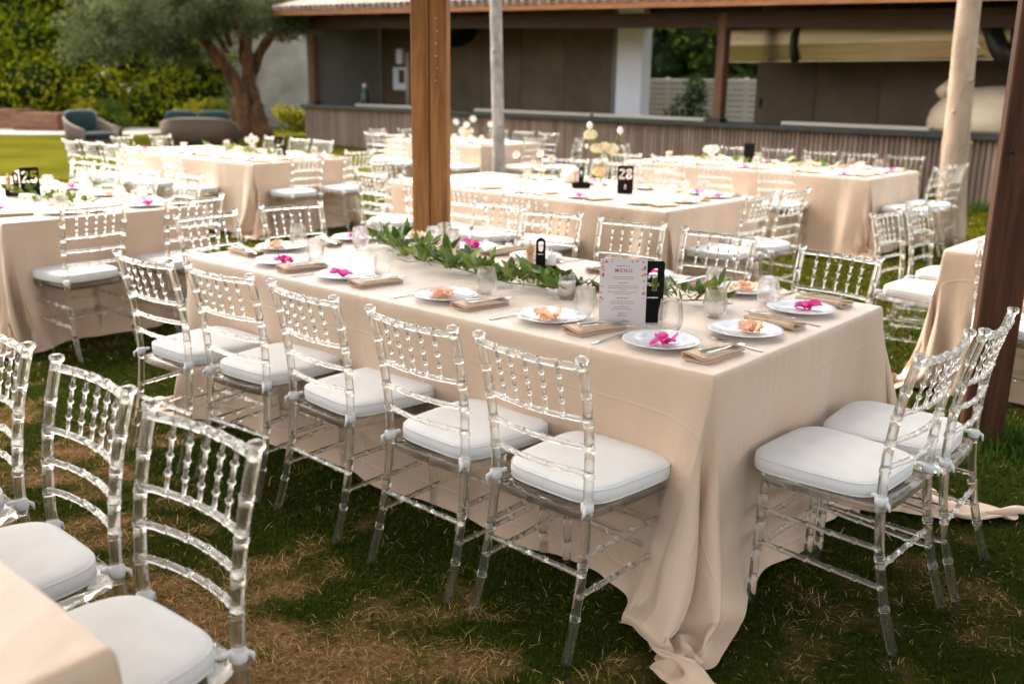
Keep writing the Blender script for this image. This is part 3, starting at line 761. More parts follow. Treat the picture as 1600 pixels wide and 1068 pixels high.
    for x in (-3.4, -1.1, 1.1, 3.4): obj('post', MB().box((0, .06, .92), (.08, .08, 1.84), .005), M['white_slat'], fe, (x, 0, 0))
    return bar

# ------------------------------------------------------------------ left side of the garden
def rattan_seat(name, label, loc, rz, w, d, back, cushions):
    t = thing(name, label, 'lounge seat', loc, rz, 'rattan lounge seats on the far lawn')
    # U shaped woven shell, higher at the back
    pts = []
    N = 28
    for i in range(N + 1):
        u = i / N; a = math.pi * (1.0 - u)
        x = math.copysign(abs(math.cos(a)) ** .55, math.cos(a)) * w / 2; y = -abs(math.sin(a)) ** .55 * d
        pts.append((x, y + d / 2, .50 + (back - .50) * (math.sin(a) ** .8 if math.sin(a) > 0 else 0)))
    v = []; f = []
    for (x, y, z) in pts:
        l_ = math.hypot(x, y) or 1
        for (k, zz, o) in ((0, .08, .90), (1, z * .55, .97), (2, z, 1.0), (3, z, .90), (4, .10, .80)):
            v.append((x * o, y * o, zz))
    for i in range(N):
        for k in range(5):
            j = (k + 1) % 5
            f.append((i * 5 + k, (i + 1) * 5 + k, (i + 1) * 5 + j, i * 5 + j))
    f.append((4, 3, 2, 1, 0)); f.append(tuple(N * 5 + k for k in range(5)))
    obj('shell', MB().add(v, f, True), M['rattan'], t)
    obj('trim', MB().tube([(x * .955, y * .955, z + .012) for x, y, z in pts], .028, 8), M['rattan_trim'], t)
    obj('base', MB().box((0, 0, .17), (w * .84, d * .84, .24), .03), M['rattan'], t)
    n = cushions
    for i in range(n):
        x = (i - (n - 1) / 2) * (w * .80 / n)
        cu = MB(); cw = w * .80 / n / 2 - .01
        rings = []
        for k, z in ((.88, .29), (1, .32), (1, .40), (.92, .44), (.6, .455)):
            rings.append([(x + math.copysign(abs(math.cos(a)) ** .35, math.cos(a)) * cw * k, .06 + math.copysign(abs(math.sin(a)) ** .35, math.sin(a)) * d * .36 * k, z) for a in np.linspace(0, 2 * math.pi, 21)[:-1]])
        obj('seat_cushion', cu.loft(rings), M['teal'], t)
        rings = []
        for k, y in ((.8, -.10), (1, -.06), (1, .04), (.8, .09)):
            rings.append([(x + math.copysign(abs(math.cos(a)) ** .45, math.cos(a)) * cw * k, -d * .27 + y, .70 + math.copysign(abs(math.sin(a)) ** .45, math.sin(a)) * .24 * k) for a in np.linspace(0, 2 * math.pi, 21)[:-1]])
        obj('back_cushion', MB().loft(rings), M['teal'], t)
    for sx in (-1, 1):
        for sy in (-1, 1): obj('leg', MB().tube([(sx * w * .36, sy * d * .34, -.02), (sx * w * .36, sy * d * .34, .1)], .03, 8), M['dark_metal'], t)

def plank_bench(label, loc, rz, w, d, h):
    t = thing('plank_bench', label, 'bench', loc, rz, 'plank benches at the far left of the lawn')
    obj('core', MB().box((0, 0, h / 2 - .03), (w - .08, d - .08, h - .10)), M['beam'], t)
    n = 4; ph = (h - .06) / n
    for k in range(n):
        z = ph * (k + .5)
        obj('plank', MB().box((0, -d / 2 + .02, z), (w, .035, ph - .012), .004), M['plank'], t)
        for sx in (-1, 1): obj('plank', MB().box((sx * (w / 2 - .02), .018, z), (.035, d - .04, ph - .012), .004), M['plank'], t)
    for k in range(4):
        obj('top_plank', MB().box((0, -d / 2 + d / 4 * (k + .5), h - .03), (w + .06, d / 4 - .012, .045), .004), M['plank'], t)

build_bar()
build_hedges()
build_olive()
slim_tree('tan_tree', 'slim tree with knotted tan trunk at right by the bar', (4.78, 10.55, -.02), [(-.02, -.05, 0), (-.05, 0, .9), (-.10, 0, 2.2), (-.12, 0, 3.6), (-.12, .05, 4.6)], [.175, .135, .118, .105, .09], M['bark_tan'], 3, ((1.05, -.4, .02), (1.75, -1.2, .028), (2.05, -.5, .022), (.75, -2.2, .02), (1.35, -2.4, .018)))
slim_tree('grey_tree', 'slim tree with straight pale grey trunk before the bar', (-.20, 11.2, -.02), [(.04, 0, 0), (.02, 0, .8), (-.01, 0, 1.8), (-.05, 0, 3.2), (-.03, 0, 4.3)], [.082, .072, .066, .062, .05], M['bark_grey'], 6, ((1.2, -1.2, .02), (1.9, -2., .02)))
# path, wall and seats at the far left
tag(obj('path', mesh('path', [(-40, 29.6, .002), (-14.6, 29.4, .002), (-11.5, 30.4, .002), (-11.0, 34.5, .002), (-40, 36.5, .002)], [(0, 1, 2, 3, 4)]), M['path']), kind='structure')
plank_bench('low bench of brown planks at the far left edge', (-18.6, 33.4, .002), R(-6), 4.6, 1.4, .62)
plank_bench('shorter plank bench beside the rattan armchair', (-15.3, 32.2, .002), R(-4), 1.5, 1.3, .55)
rattan_seat('rattan_armchair', 'wide rattan armchair with teal cushions on the far lawn', (-9.75, 22.6, .0), R(-112), 1.15, .85, .80, 1)
rattan_seat('rattan_sofa', 'curved rattan sofa with teal cushions in front of olive tree', (-7.55, 23.6, .0), R(12), 1.85, .95, .74, 2)
gw = thing('garden_wall', 'grey plastered garden wall between olive tree and bar', 'wall', (-8.2, 36.5, 0))
obj('wall_face', MB().box((0, 0, 1.7), (6.5, .25, 3.4), .01), M['plaster'], gw)
obj('coping', MB().box((0, 0, 3.45), (6.6, .34, .08), .01), M['path'], gw)

# pergola posts
def post(name, label, base, rz, beams, h, material, bolts):
    t = thing(name, label, 'post', base, rz)
    for (x, y, w, d) in beams:
        o = obj('timber', MB().box((0, 0, h / 2 - .05), (w, d, h), .007), material, t, (x, y, 0))
    for (x, y, z) in bolts:
        obj('bolt', MB().lathe([(.005, 0), (.0045, .002), (0, .003)] if len(bolts) > 2 else [(.011, 0), (.010, .004), (0, .006)], 10), M['dark_metal'] if material is M['post_dark'] else M['steel'], t, (x, y, z), (R(90), 0, 0))
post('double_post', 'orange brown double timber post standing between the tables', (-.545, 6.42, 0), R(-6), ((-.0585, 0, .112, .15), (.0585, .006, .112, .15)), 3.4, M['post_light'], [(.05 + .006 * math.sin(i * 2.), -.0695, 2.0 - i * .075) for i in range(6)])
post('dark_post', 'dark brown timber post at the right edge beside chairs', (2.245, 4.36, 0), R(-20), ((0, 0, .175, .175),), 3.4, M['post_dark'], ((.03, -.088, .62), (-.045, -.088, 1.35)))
# slatted pergola roof over the near tables, carried by the posts (above the picture)
pr = thing('pergola_roof', 'slatted timber pergola roof carried by the brown posts', 'pergola', (2.245, 4.36, 3.35), math.atan2(.594, -.804))
for y in (0.0, 3.4): obj('header_beam', MB().box((1.4, y, .10), (11.0, .14, .22), .01), M['beam'], pr)
for i in range(12): obj('rafter', MB().box((-3.6 + i * .9, 3.0, .29), (.07, 6.9, .15)), M['beam'], pr)
rsl = MB().box((1.4, 0, .385), (11.2, .165, .035)).mesh('roof_slat'); rsl.materials.append(M['beam'])
for i in range(31): obj('roof_slat', rsl, None, pr, (0, -.35 + i * .215, 0))
# ------------------------------------------------------------------ tablecloths
def cloth_sim(L,W,H,drop,h=.042,steps=170,seed=3,pull=()):
    rng=np.random.default_rng(seed)
    def axis(half):
        e=.011
        inner=np.linspace(-half+e,half-e,int(round((2*half-2*e)/h))+1)
        outer=np.linspace(half+e,half+drop,int(round((drop-e)/h))+1)
        return np.concatenate([-outer[::-1],[-half],inner,[half],outer])
    xs=axis(L/2); ys=axis(W/2); nx=len(xs); ny=len(ys)
    X,Y=np.meshgrid(xs,ys,indexing='ij')
    FL=np.stack([X,Y],-1)
    P=np.stack([X,Y,np.full_like(X,H+.012)],-1)
    # start: sides already folded most of the way down, corners flared
    ox=np.clip(np.abs(X)-L/2,0,None); oy=np.clip(np.abs(Y)-W/2,0,None)
    o=np.hypot(ox,oy); a=np.radians(80)
    with np.errstate(invalid='ignore',divide='ignore'):
        dx=np.where(o>0,ox/o,0); dy=np.where(o>0,oy/o,0)
    P[...,0]=np.sign(X)*(np.minimum(np.abs(X),L/2)+dx*o*np.cos(a))
    P[...,1]=np.sign(Y)*(np.minimum(np.abs(Y),W/2)+dy*o*np.cos(a))
    P[...,2]=np.maximum(H+.012-o*np.sin(a),.02)
    P+=rng.normal(0,.003,P.shape)*(o>0)[...,None]
    V=np.zeros_like(P)
    fx,fy=L/2+.006,W/2+.006
    wind=np.zeros_like(P)
    # gentle low-frequency push on the skirts so that they settle into soft folds
    s=np.where(oy>=ox,X,Y)
    wv=np.sin(s*9.+rng.uniform(0,6))+.7*np.sin(s*17.+rng.uniform(0,6))+.5*np.sin(s*29+rng.uniform(0,6))
    wind[...,1]=np.sign(Y)*(oy>ox)*wv; wind[...,0]=np.sign(X)*(ox>=oy)*wv
    wind*=(o>0)[...,None]
    dt=1/60.
    cons=[]
    def add(di,dj,rest,k,squash):
        st=max(abs(di),abs(dj))
        for c in range(2*st):
            if di:
                na=len(range(c,nx-di,2*st))
                if dj>0: ja,jb=slice(0,ny-dj),slice(dj,ny)
                elif dj<0: ja,jb=slice(-dj,ny),slice(0,ny+dj)
                else: ja=jb=slice(0,ny)
                fa=(slice(c,c+2*st*na,2*st),ja); fb=(slice(c+di,c+di+2*st*na,2*st),jb)
            else:
                na=len(range(c,ny-dj,2*st))
                fa=(slice(0,nx),slice(c,c+2*st*na,2*st)); fb=(slice(0,nx),slice(c+dj,c+dj+2*st*na,2*st))
            cons.append((fa,fb,np.linalg.norm(FL[fb]-FL[fa],axis=-1).astype(np.float32),k,squash))
    add(1,0,h,1.,0);add(0,1,h,1.,0)
    add(1,1,h*2**.5,.05,0);add(1,-1,h*2**.5,.05,0)
    add(2,0,2*h,.05,1);add(0,2,2*h,.05,1)
    P=P.reshape(-1,3).astype(np.float32);V=V.reshape(-1,3);wind=wind.reshape(-1,3)
    top=(o<=0).ravel()
    for it in range(steps):
        V[:,2]-=9.8*dt
        V*=.93 if it<steps*.7 else .8
        V+=wind*(2.2*dt*(1 if it<steps*.5 else .35))
        for (cx,cy,r,px,py) in pull:
            if it<steps*.6:
                w=np.exp(-((P[:,0]-cx)**2+(P[:,1]-cy)**2)/r**2)*(P[:,2]<.35)
                V[:,0]+=w*px*dt; V[:,1]+=w*py*dt
        Q=P+V*dt
        for k in range(9):
            G=Q.reshape(nx,ny,3)
            for fa,fb,rest,kk,sq in cons:
                A=G[fa]; B=G[fb]
                d=B-A; l=np.sqrt(np.einsum('ijk,ijk->ij',d,d))+1e-6
                c=l-rest
                if sq: np.minimum(c,0,out=c)
                d*=(c*(.5*kk)/l)[...,None]
                A+=d; B-=d
            # table box
            inx=fx-np.abs(Q[:,0]); iny=fy-np.abs(Q[:,1]); inz=H+.006-Q[:,2]
            ins=(inx>0)&(iny>0)&(inz>0)
            mz=ins&(inz<=np.minimum(inx,iny))
            Q[mz,2]=H+.006
            mx=ins&~mz&(inx<=iny); my=ins&~mz&~mx
            Q[mx,0]=np.sign(Q[mx,0])*fx; Q[my,1]=np.sign(Q[my,1])*fy
            g=Q[:,2]<.012
            Q[g,2]=.012
        Q[top,:2]=P[top,:2]; Q[top,2]=H+.006
        V=(Q-P)/dt
        g=Q[:,2]<.014
        V[g,:2]*=.25; Q[g,:2]=P[g,:2]+(Q[g,:2]-P[g,:2])*.5
        P=Q
    F=[]
    I=np.arange(nx*ny).reshape(nx,ny)
    F=np.stack([I[:-1,:-1],I[1:,:-1],I[1:,1:],I[:-1,1:]],-1).reshape(-1,4)
    return P,F,FL.reshape(-1,2)


def cloth_mesh(name, L, seed, pull):
    P, F, FLAT = cloth_sim(L, TW, TH, .715, seed=seed, pull=pull)
    m = bpy.data.meshes.new(name)
    m.from_pydata(P.tolist(), [], F.tolist())
    m.polygons.foreach_set('use_smooth', [True] * len(m.polygons)); m.update()
    at = m.attributes.new('flat', 'FLOAT_VECTOR', 'POINT'); at.data.foreach_set('vector', np.concatenate([FLAT, np.zeros((len(FLAT), 1))], 1).astype(np.float32).ravel())
    m.materials.append(M['cloth'])
    return m
# the near right tail of table 4 trails towards the camera, the far right one outwards
CLOTH_A = cloth_mesh('tablecloth', 2.9, 3, ((1.55, -.78, .25, 1.6, -8.), (1.62, .82, .35, 10., -1.)))
CLOTH_B = cloth_mesh('tablecloth', 2.9, 9, ())
CLOTH_C = cloth_mesh('tablecloth', 2.0, 12, ())

TCLOTH = {'main': (CLOTH_A, 0, 'blush satin cloth over the front table, its corners trailing on grass'),
          't28': (CLOTH_B, 0, 'blush satin cloth draped over the middle table'), 't25': (CLOTH_B, math.pi, 'blush satin cloth draped over the left table'),
          't24': (CLOTH_A, math.pi, 'blush satin cloth over the table before the olive tree'), 't30': (CLOTH_B, 0, 'blush satin cloth over the long table along the bar'),
          'tright': (CLOTH_B, math.pi, 'blush satin cloth of the table half hidden by dark post'), 'tnear': (CLOTH_A, 0, 'blush satin cloth on the table corner at bottom left'),
          'tfar': (CLOTH_C, 0, 'blush satin cloth over the farthest table at the bar')}
tleg = MB().tube([(0, 0, 0), (0, 0, .72)], .02, 8).mesh('leg'); tleg.materials.append(M['dark_metal'])
for key, (c, L) in TABLES.items():
    t = thing('banquet_table', 'long banquet table under its cloth: ' + TNAME[key], 'table', (c[0], c[1], 0), YAW, 'banquet tables')
    obj('table_top', MB().box((0, 0, .742), (L - .03, TW - .03, .035), .004), M['beam'], t)
    for sx in (-1, 1):
        for sy in (-1, 1): obj('leg', tleg, None, t, (sx * (L / 2 - .25), sy * (TW / 2 - .2), .005))
    me, flip, lab = TCLOTH[key]
    o = tag(obj('tablecloth', me, None, None, (c[0], c[1], .004), (0, 0, YAW + flip)), lab, 'tablecloth', 'tablecloths on the banquet tables')
    md = o.modifiers.new('smooth', 'SUBSURF'); md.levels = 1; md.render_levels = 2 if key == 'main' else 1

# ------------------------------------------------------------------ chairs
def ringed(path, r, rings, amp=.0035, wid=.007, step=.03, double=True):
    """points and radii along a path (arc length parametrised) with turned bamboo rings"""
    P = [Vector(p) for p in path]
    L = [0]
    for a, b in zip(P, P[1:]): L.append(L[-1] + (b - a).length)
    tot = L[-1]
    def at(t):
        t = min(max(t, 0), tot)
        for i in range(len(P) - 1):
            if t <= L[i + 1] + 1e-9:
                u = (t - L[i]) / max(1e-9, L[i + 1] - L[i]); return P[i].lerp(P[i + 1], u)
        return P[-1]
    ts = {round(x, 5): 0. for x in np.linspace(0, tot, max(2, int(tot / step) + 1))}
    for q in rings:
        c = q * tot
        for t in list(ts):
            if abs(t - c) < wid * 1.7 and t not in (0., round(tot, 5)): del ts[t]
        pr = ((-1.5, 0), (-1.1, .8), (-.6, 1), (-.2, .35), (.2, .35), (.6, 1), (1.1, .8), (1.5, 0)) if double else ((-1.3, 0), (-.7, .7), (0, 1), (.7, .7), (1.3, 0))
        for k, a in pr:
            t = round(c + k * wid, 5)
            if 0 <= t <= tot: ts[t] = a * amp
    keys = sorted(ts)
    return [at(t) for t in keys], [r + ts[t] for t in keys]

def lagr(z, y0=-.285, y1=-.19, y2=-.252, z1=.45, z2=.905):
    return y0 * (z - z1) * (z - z2) / (z1 * z2) + y1 * z * (z - z2) / (z1 * (z1 - z2)) + y2 * z * (z - z1) / (z2 * (z2 - z1))

def make_chair():
    A = M['acrylic']
    t = thing('chiavari_chair', 'chair', 'chair')
    for sx in (-1, 1):
        zs = np.linspace(-.012, .90, 20)
        path = [(sx * (.178 + .014 * abs(z - .45) / .45), lagr(z), z) for z in zs]
        p, r = ringed(path, .0145, (.17, .335, .50, .625, .715, .80, .895), .0026, .0042)
        # turned finial
        p += [p[-1] + Vector((0, -.001, .004)), p[-1] + Vector((0, -.002, .010)), p[-1] + Vector((0, -.003, .016)), p[-1] + Vector((0, -.003, .019))]
        r += [.0185, .0195, .0175, .009]
        obj('back_post', MB().tube(p, r, 12), A, t)
        p, r = ringed([(sx * .196, .185, -.012), (sx * .19, .170, .425)], .0145, (.22, .42, .64, .86), .0026, .0042)
        obj('front_leg', MB().tube(p, r, 12), A, t)
    def rail(z, r, name, rings, n=10):
        y = lagr(z); w = .178 + .014 * abs(z - .45) / .45
        path = [(w * u, y - .026 * (1 - u * u), z) for u in np.linspace(-1, 1, 9)]
        p, rr = ringed(path, r, rings, .0018, .0045, double=False)
        obj(name, MB().tube(p, rr, n), A, t)
    rail(.886, .0115, 'top_rail', (.2, .4, .6, .8))
    for z in (.728, .645, .565): rail(z, .0085, 'back_rail', (.2, .4, .6, .8))
    for i in range(5):
        u = (i - 2) * .30
        def pt(z):
            w = .178 + .014 * abs(z - .45) / .45
            return (w * u, lagr(z) - .026 * (1 - u * u), z)
        p, rr = ringed([pt(z) for z in np.linspace(.728, .886, 5)], .0050, (.28, .52, .76), .0042, .0055, double=False)
        obj('spindle', MB().tube(p, rr, 8), A, t)
    # seat ring
    def outline(k, n=32, front=.210, back=.182, y0=-.205, y1=.205, ex=.30):
        pts = []
        for a in np.linspace(0, 2 * math.pi, n + 1)[:-1]:
            cx = math.copysign(abs(math.cos(a)) ** ex, math.cos(a)); cy_ = math.copysign(abs(math.sin(a)) ** ex, math.sin(a))
            v = (cy_ + 1) / 2
            pts.append((cx * (back + (front - back) * v) * k, ((y0 + y1) / 2 + cy_ * (y1 - y0) / 2 * k)))
        return pts
    rings = [[(x, y, z) for x, y in outline(k)] for k, z in ((.98, .418), (1, .421), (1, .445), (.98, .448))]
    obj('seat_frame', MB().loft(rings), A, t)
    # padded cushion
    rings = []
    for k, z in ((.90, .449), (.985, .452), (1.012, .459), (1.02, .474), (1.012, .490), (.985, .4985), (.94, .503), (.75, .5075), (.45, .5095), (.15, .510)):
        rings.append([(x, y, z) for x, y in outline(k, 40, .212, .182, -.172, .228, .42)])
    cu = obj('cushion', MB().loft(rings), M['cushion'], t)
    for k, z in ((1.003, .494), (1.003, .4555)):
        obj('piping', MB().tube([(x, y, z) for x, y in outline(k, 40, .212, .182, -.172, .228, .42)], .0028, 6, closed=True), M['piping'], cu)
    # stretchers
    def bar_(a, b, r=.0085, rg=(.2, .4, .6, .8)):
        p, rr = ringed([a, b], r, rg, .0028, .0055, double=False); obj('stretcher', MB().tube(p, rr, 10), A, t)
    for sx in (-1, 1):
        for zf_, zr in ((.325, .315), (.215, .20)):
            bar_((sx * (.196 - .006 * zf_ / .425), .185 - .015 * zf_ / .425, zf_), (sx * (.178 + .014 * (.45 - zr) / .45), lagr(zr), zr))
    bar_((-.185, lagr(.262), .262), (.185, lagr(.262), .262))
    for z in (.29, .20): bar_((-.192, .176, z), (.192, .176, z))
    for sx in (-1, 1):   # cushion ties
        y = lagr(.463)
        st = MB().lathe([(.0160, -.013), (.0185, -.011), (.0195, 0), (.0185, .011), (.0160, .013)], 14, (sx * .1785, y, .463))
        st.tube([(sx * .180, y - .012, .468), (sx * .190, y - .026, .458), (sx * .186, y - .03, .440)], [.006, .006, .003], 6)
        st.box((sx * .168, y + .022, .470), (.012, .026, .012), .003)
        obj('tie', st, M['strap'], t)
    return t
CHAIR = make_chair()
ORD = ['first', 'second', 'third', 'fourth', 'fifth']
GN = {'main': 'chairs around the front table', 't28': 'chairs around the middle table', 't25': 'chairs around the left table', 't24': 'chairs around the table before the olive',
      't30': 'chairs around the table along the bar', 'tright': 'chairs at the table behind the dark post', 'tnear': 'chairs at the bottom left table', 'tfar': 'chairs around the farthest table'}
rc = random.Random(7)
def chair_at(p, rz, label, group):
    o = dup(CHAIR, (p[0], p[1], -.004 + rc.uniform(-.003, .003)), rz, label, group)
    for c in o.children:
        if c.name.startswith('cushion'):
            c.location = (rc.uniform(-.004, .004), rc.uniform(-.004, .008), 0); c.rotation_euler = (0, 0, rc.uniform(-.03, .03))
    return o
SIDE = {'near': (0, 1), 'far': (180, -1), 'right': (90, 0), 'left': (-90, 0)}
def chairs(key, side, spots, jit=2.5):
    """spots: (along, out[, turn]) seat centres in the table's own frame, in photo order"""
    names = {'near': 'near long side', 'far': 'far long side', 'right': 'right end', 'left': 'left end'}
    n = len(spots)
    for i, sp in enumerate(spots):
        x, y = sp[0], sp[1]; turn = sp[2] if len(sp) > 2 else rc.uniform(-jit, jit)
        p = tw(key, x, y) - (EY * .03 if side == 'near' else Vector())
        if n == 1: w = 'clear acrylic chair with white cushion at %s of %s' % (names[side], TNAME[key])
        elif n == 2: w = 'clear chair, %s of two at %s of %s' % (('left', 'right')[i], names[side], TNAME[key])
        else: w = 'clear chair, %s from left on %s of %s' % (ORD[i], names[side], TNAME[key])
        chair_at(p, YAW + R(SIDE[side][0]) + R(turn), w, GN[key])
chairs('main', 'near', ((-.94, -.88, 3), (-.47, -.83, 4), (.07, -.82, -3), (.65, -.85, -1.5), (1.14, -.86, -2)))
chairs('main', 'right', ((1.725, -.29, -2), (1.745, .14, 3)))
chairs('main', 'left', ((-1.72, -.20, 5), (-1.74, .32, -9)))
chairs('main', 'far', ((-1.16, 1.10, 10), (-.67, 1.00, 12), (-.13, 1.01, 8), (.41, .97, 4), (1.05, .82, -8)))
chairs('t28', 'near', ((-1.10, -.85), (-.52, -.88), (-.05, -.86), (.52, -.84)))
chairs('t28', 'right', ((1.68, -.24), (1.70, .26)))
chairs('t28', 'far', ((-1.0, 1.2, 8), (-.55, 1.15, -3), (0.1, 1.0)))
chairs('t28', 'left', ((-1.70, -.22), (-1.72, .34)))
chairs('t25', 'right', ((1.66, -.33, 3), (1.68, .31, 2)))
chairs('t25', 'far', ((-1.2, .86), (-.68, .86), (-.12, .86), (.48, .88)))
chairs('t24', 'near', ((-1.58, -.88), (-1.1, -.88), (-.65, -.86), (-.12, -.88), (.62, -.86)))
chairs('t24', 'right', ((1.68, -.3), (1.7, .35)))
chairs('t24', 'far', ((-.85, 1.0), (-.33, 1.02), (.18, 1.0)))
chairs('t24', 'left', ((-1.75, -.2, 24), (-1.78, .34, 20)))
chairs('t30', 'near', ((-1.1, -.86), (-.55, -.85), (0, -.86), (.66, -.84)))
chairs('t30', 'far', ((-1.02, .9), (-.44, .9), (.12, .9), (.6, .88), (1.12, .9)))
chairs('t30', 'right', ((1.72, -.25), (1.72, .3)))
chairs('t30', 'left', ((-1.75, -.25, 30), (-1.78, .28, 25)))
chairs('tright', 'left', ((-1.66, -.30), (-1.68, .30)))
chairs('tright', 'near', ((-.95, -.86),))
chairs('tnear', 'far', ((-.09, .86, 1), (.455, .86, -1), (.985, .845, 2)), 3)
chairs('tfar', 'near', ((-.75, -.85), (-.28, -.86), (.25, -.85), (.8, -.86)))
chairs('tfar', 'left', ((-1.35, -.25, 15), (-1.3, .3, 10)))
chairs('tfar', 'far', ((-.35, .95), (.2, .95), (.75, .9)))
chairs('tfar', 'right', ((1.35, -.15, -8), (1.75, .25, 20)))
wipe(CHAIR)

# ------------------------------------------------------------------ table settings
def prism2d(mb, poly, z0, z1):
    n = len(poly)
    v = [(x, y, z0) for x, y in poly] + [(x, y, z1) for x, y in poly]
    f = [tuple(range(n - 1, -1, -1)), tuple(range(n, 2 * n))] + [(i, (i + 1) % n, n + (i + 1) % n, n + i) for i in range(n)]
    return mb.add(v, f)
PLATE = MB().lathe([(0, .004), (.055, .004), (.060, .0), (.066, .0), (.068, .004), (.085, .0075), (.112, .0145), (.1275, .0195), (.1295, .0212), (.1285, .0225), (.112, .0180), (.088, .0115), (.078, .0085), (.072, .0075), (0, .0070)], 48).mesh('plate')
PLATE.materials.append(M['china'])
# stemless tumbler: outer then inner wall
TUMB = MB().lathe([(0, 0), (.026, 0), (.029, .002), (.037, .014), (.0425, .032), (.0440, .050), (.0425, .072), (.0385, .095), (.0350, .112), (.0343, .1128), (.0336, .112), (.0371, .095), (.0411, .072), (.0426, .050), (.0410, .032), (.0352, .015), (.024, .007), (0, .006)], 32).mesh('tumbler')
TUMB.materials.append(M['glass'])
def fork_mesh():
    b = MB()
    st = [(-.10, .0055, .0012), (-.095, .0065, .001), (-.05, .0048, .002), (0, .0030, .004), (.03, .0028, .0065), (.045, .008, .006), (.055, .0115, .0045), (.062, .0118, .004)]
    rings = [[(-w, y, z), (w, y, z), (w, y, z + .0018), (-w, y, z + .0018)] for y, w, z in st]
    b.loft(rings, False)
    for i in range(4):
        x = (i - 1.5) * .0062
        b.loft([[(x - .0017, y, z), (x + .0017, y, z), (x + .0017, y, z + .0016), (x - .0017, y, z + .0016)] for y, z in ((.060, .004), (.080, .0032), (.10, .0065))], False)
    return b.mesh('fork')
def knife_mesh():
    b = MB()
    st = [(-.105, .005, .005, .0), (-.10, .0065, .006, .0), (-.04, .006, .006, 0), (-.01, .0045, .005, 0), (0, .005, .0026, 0), (.05, .0085, .0022, .001), (.09, .0085, .0018, .001), (.112, .004, .0014, .003), (.118, .0008, .001, .004)]
    b.loft([[(-w + o, y, .001), (w * .8 + o, y, .001), (w * .8 + o, y, .001 + h), (-w + o, y, .001 + h)] for y, w, h, o in st], False)
    return b.mesh('knife')
FORK = fork_mesh(); FORK.materials.append(M['steel']); KNIFE = knife_mesh(); KNIFE.materials.append(M['steel'])
def napkin_mesh(seed):
    """long folded linen: a ribbon rolled over on itself, swept along its length"""
    r = random.Random(seed)
    mid = [(.052, .0035), (-.030, .0035), (-.046, .005), (-.054, .012), (-.050, .020), (-.040, .0225), (-.028, .019), (.040, .0105), (.050, .0115), (.053, .0145), (.050, .0172), (.038, .0165), (-.022, .0235)]
    th = .0017; L_ = []; R_ = []
    for i, (x, z) in enumerate(mid):
        a = mid[max(i - 1, 0)]; c = mid[min(i + 1, len(mid) - 1)]
        tx, tz = c[0] - a[0], c[1] - a[1]; l_ = math.hypot(tx, tz); nx_, nz_ = -tz / l_ * th, tx / l_ * th
        L_.append((x + nx_, z + nz_)); R_.append((x - nx_, z - nz_))
    sec = R_ + L_[::-1]
    rings = []
    for i, y in enumerate(np.linspace(-.105, .105, 9)):
        k = 1 + .03 * math.sin(i * 1.1 + seed) ; zz = 1 - .35 * (i / 8) * (1 if seed % 2 else .6)
        rings.append([(x * k + .003 * math.sin(i * .8 + seed) + r.uniform(-.0006, .0006), y + x * .06, max(.0006, z * zz * 1.45)) for x, z in sec])
    m = MB().loft(rings).mesh('napkin')
    return m
NAPS = [napkin_mesh(i) for i in range(3)]
for m_ in NAPS: m_.materials.append(M['napkin'])
def petal_mesh(seed, l=.030, w=.016):
    r = random.Random(seed); v = []; f = []
    for i in range(6):
        u = i / 5
        ww = w * math.sin(math.pi * min(1, .12 + u * .86)) ** .7
        for k in range(4):
            s = (k / 3 - .5) * 2
            v.append((s * ww, u * l, .006 * math.sin(u * 3 + seed) + .010 * u * u * (1 if seed % 2 else -.2) + s * s * .006 + r.uniform(-.002, .002)))
    for i in range(5):
        for k in range(3): f.append((i * 4 + k, i * 4 + k + 1, i * 4 + k + 5, i * 4 + k + 4))
    return mesh('petal', v, f, True)
PET = {c: [petal_mesh(s) for s in range(4)] for c in ('pink', 'orange')}
for c in PET:
    for m_ in PET[c]: m_.materials.append(M[c])
rs = random.Random(19)
def blossom(p, colour, label, group, parts=True, size=1.):
    t = thing('blossom', label, 'blossom', p, rs.uniform(0, 6.28), group)
    spec = []
    for k in range(9 if colour == 'orange' else 7):
        a = k * 2.4 + rs.uniform(-.4, .4); tilt = rs.uniform(-.05, .4); q_ = .006 if colour == 'pink' else .012; spec.append((k % 4, (rs.uniform(-q_, q_) - math.sin(a) * .004, rs.uniform(-q_, q_) + math.cos(a) * .004, .004 + rs.uniform(0, .007)), (tilt, rs.uniform(-.4, .4), a), rs.uniform(.75, 1.25) * size))
    if parts:
        for k, l_, r_, s_ in spec: obj('petal', PET[colour][k], None, t, l_, r_, (s_,) * 3)
    else:
        b = MB()
        for k, l_, r_, s_ in spec:
            from mathutils import Euler
            mt = Matrix.Translation(l_) @ Euler(r_).to_matrix().to_4x4() @ Matrix.Scale(s_, 4)
            me = PET[colour][k]; b.add([mt @ v.co for v in me.vertices], [tuple(q.vertices) for q in me.polygons], True)
        obj('petals', b, M[colour], t)
    st = MB().tube([(0, 0, .004), (-.03, .006, .002), (-.055, .004, .006)], [.0018, .0016, .001], 5)
    obj('stalk', st, M['pink' if colour == 'pink' else 'orange'], t)
    return t
FACE = {'near': 0, 'far': 180, 'right': 90, 'left': -90}
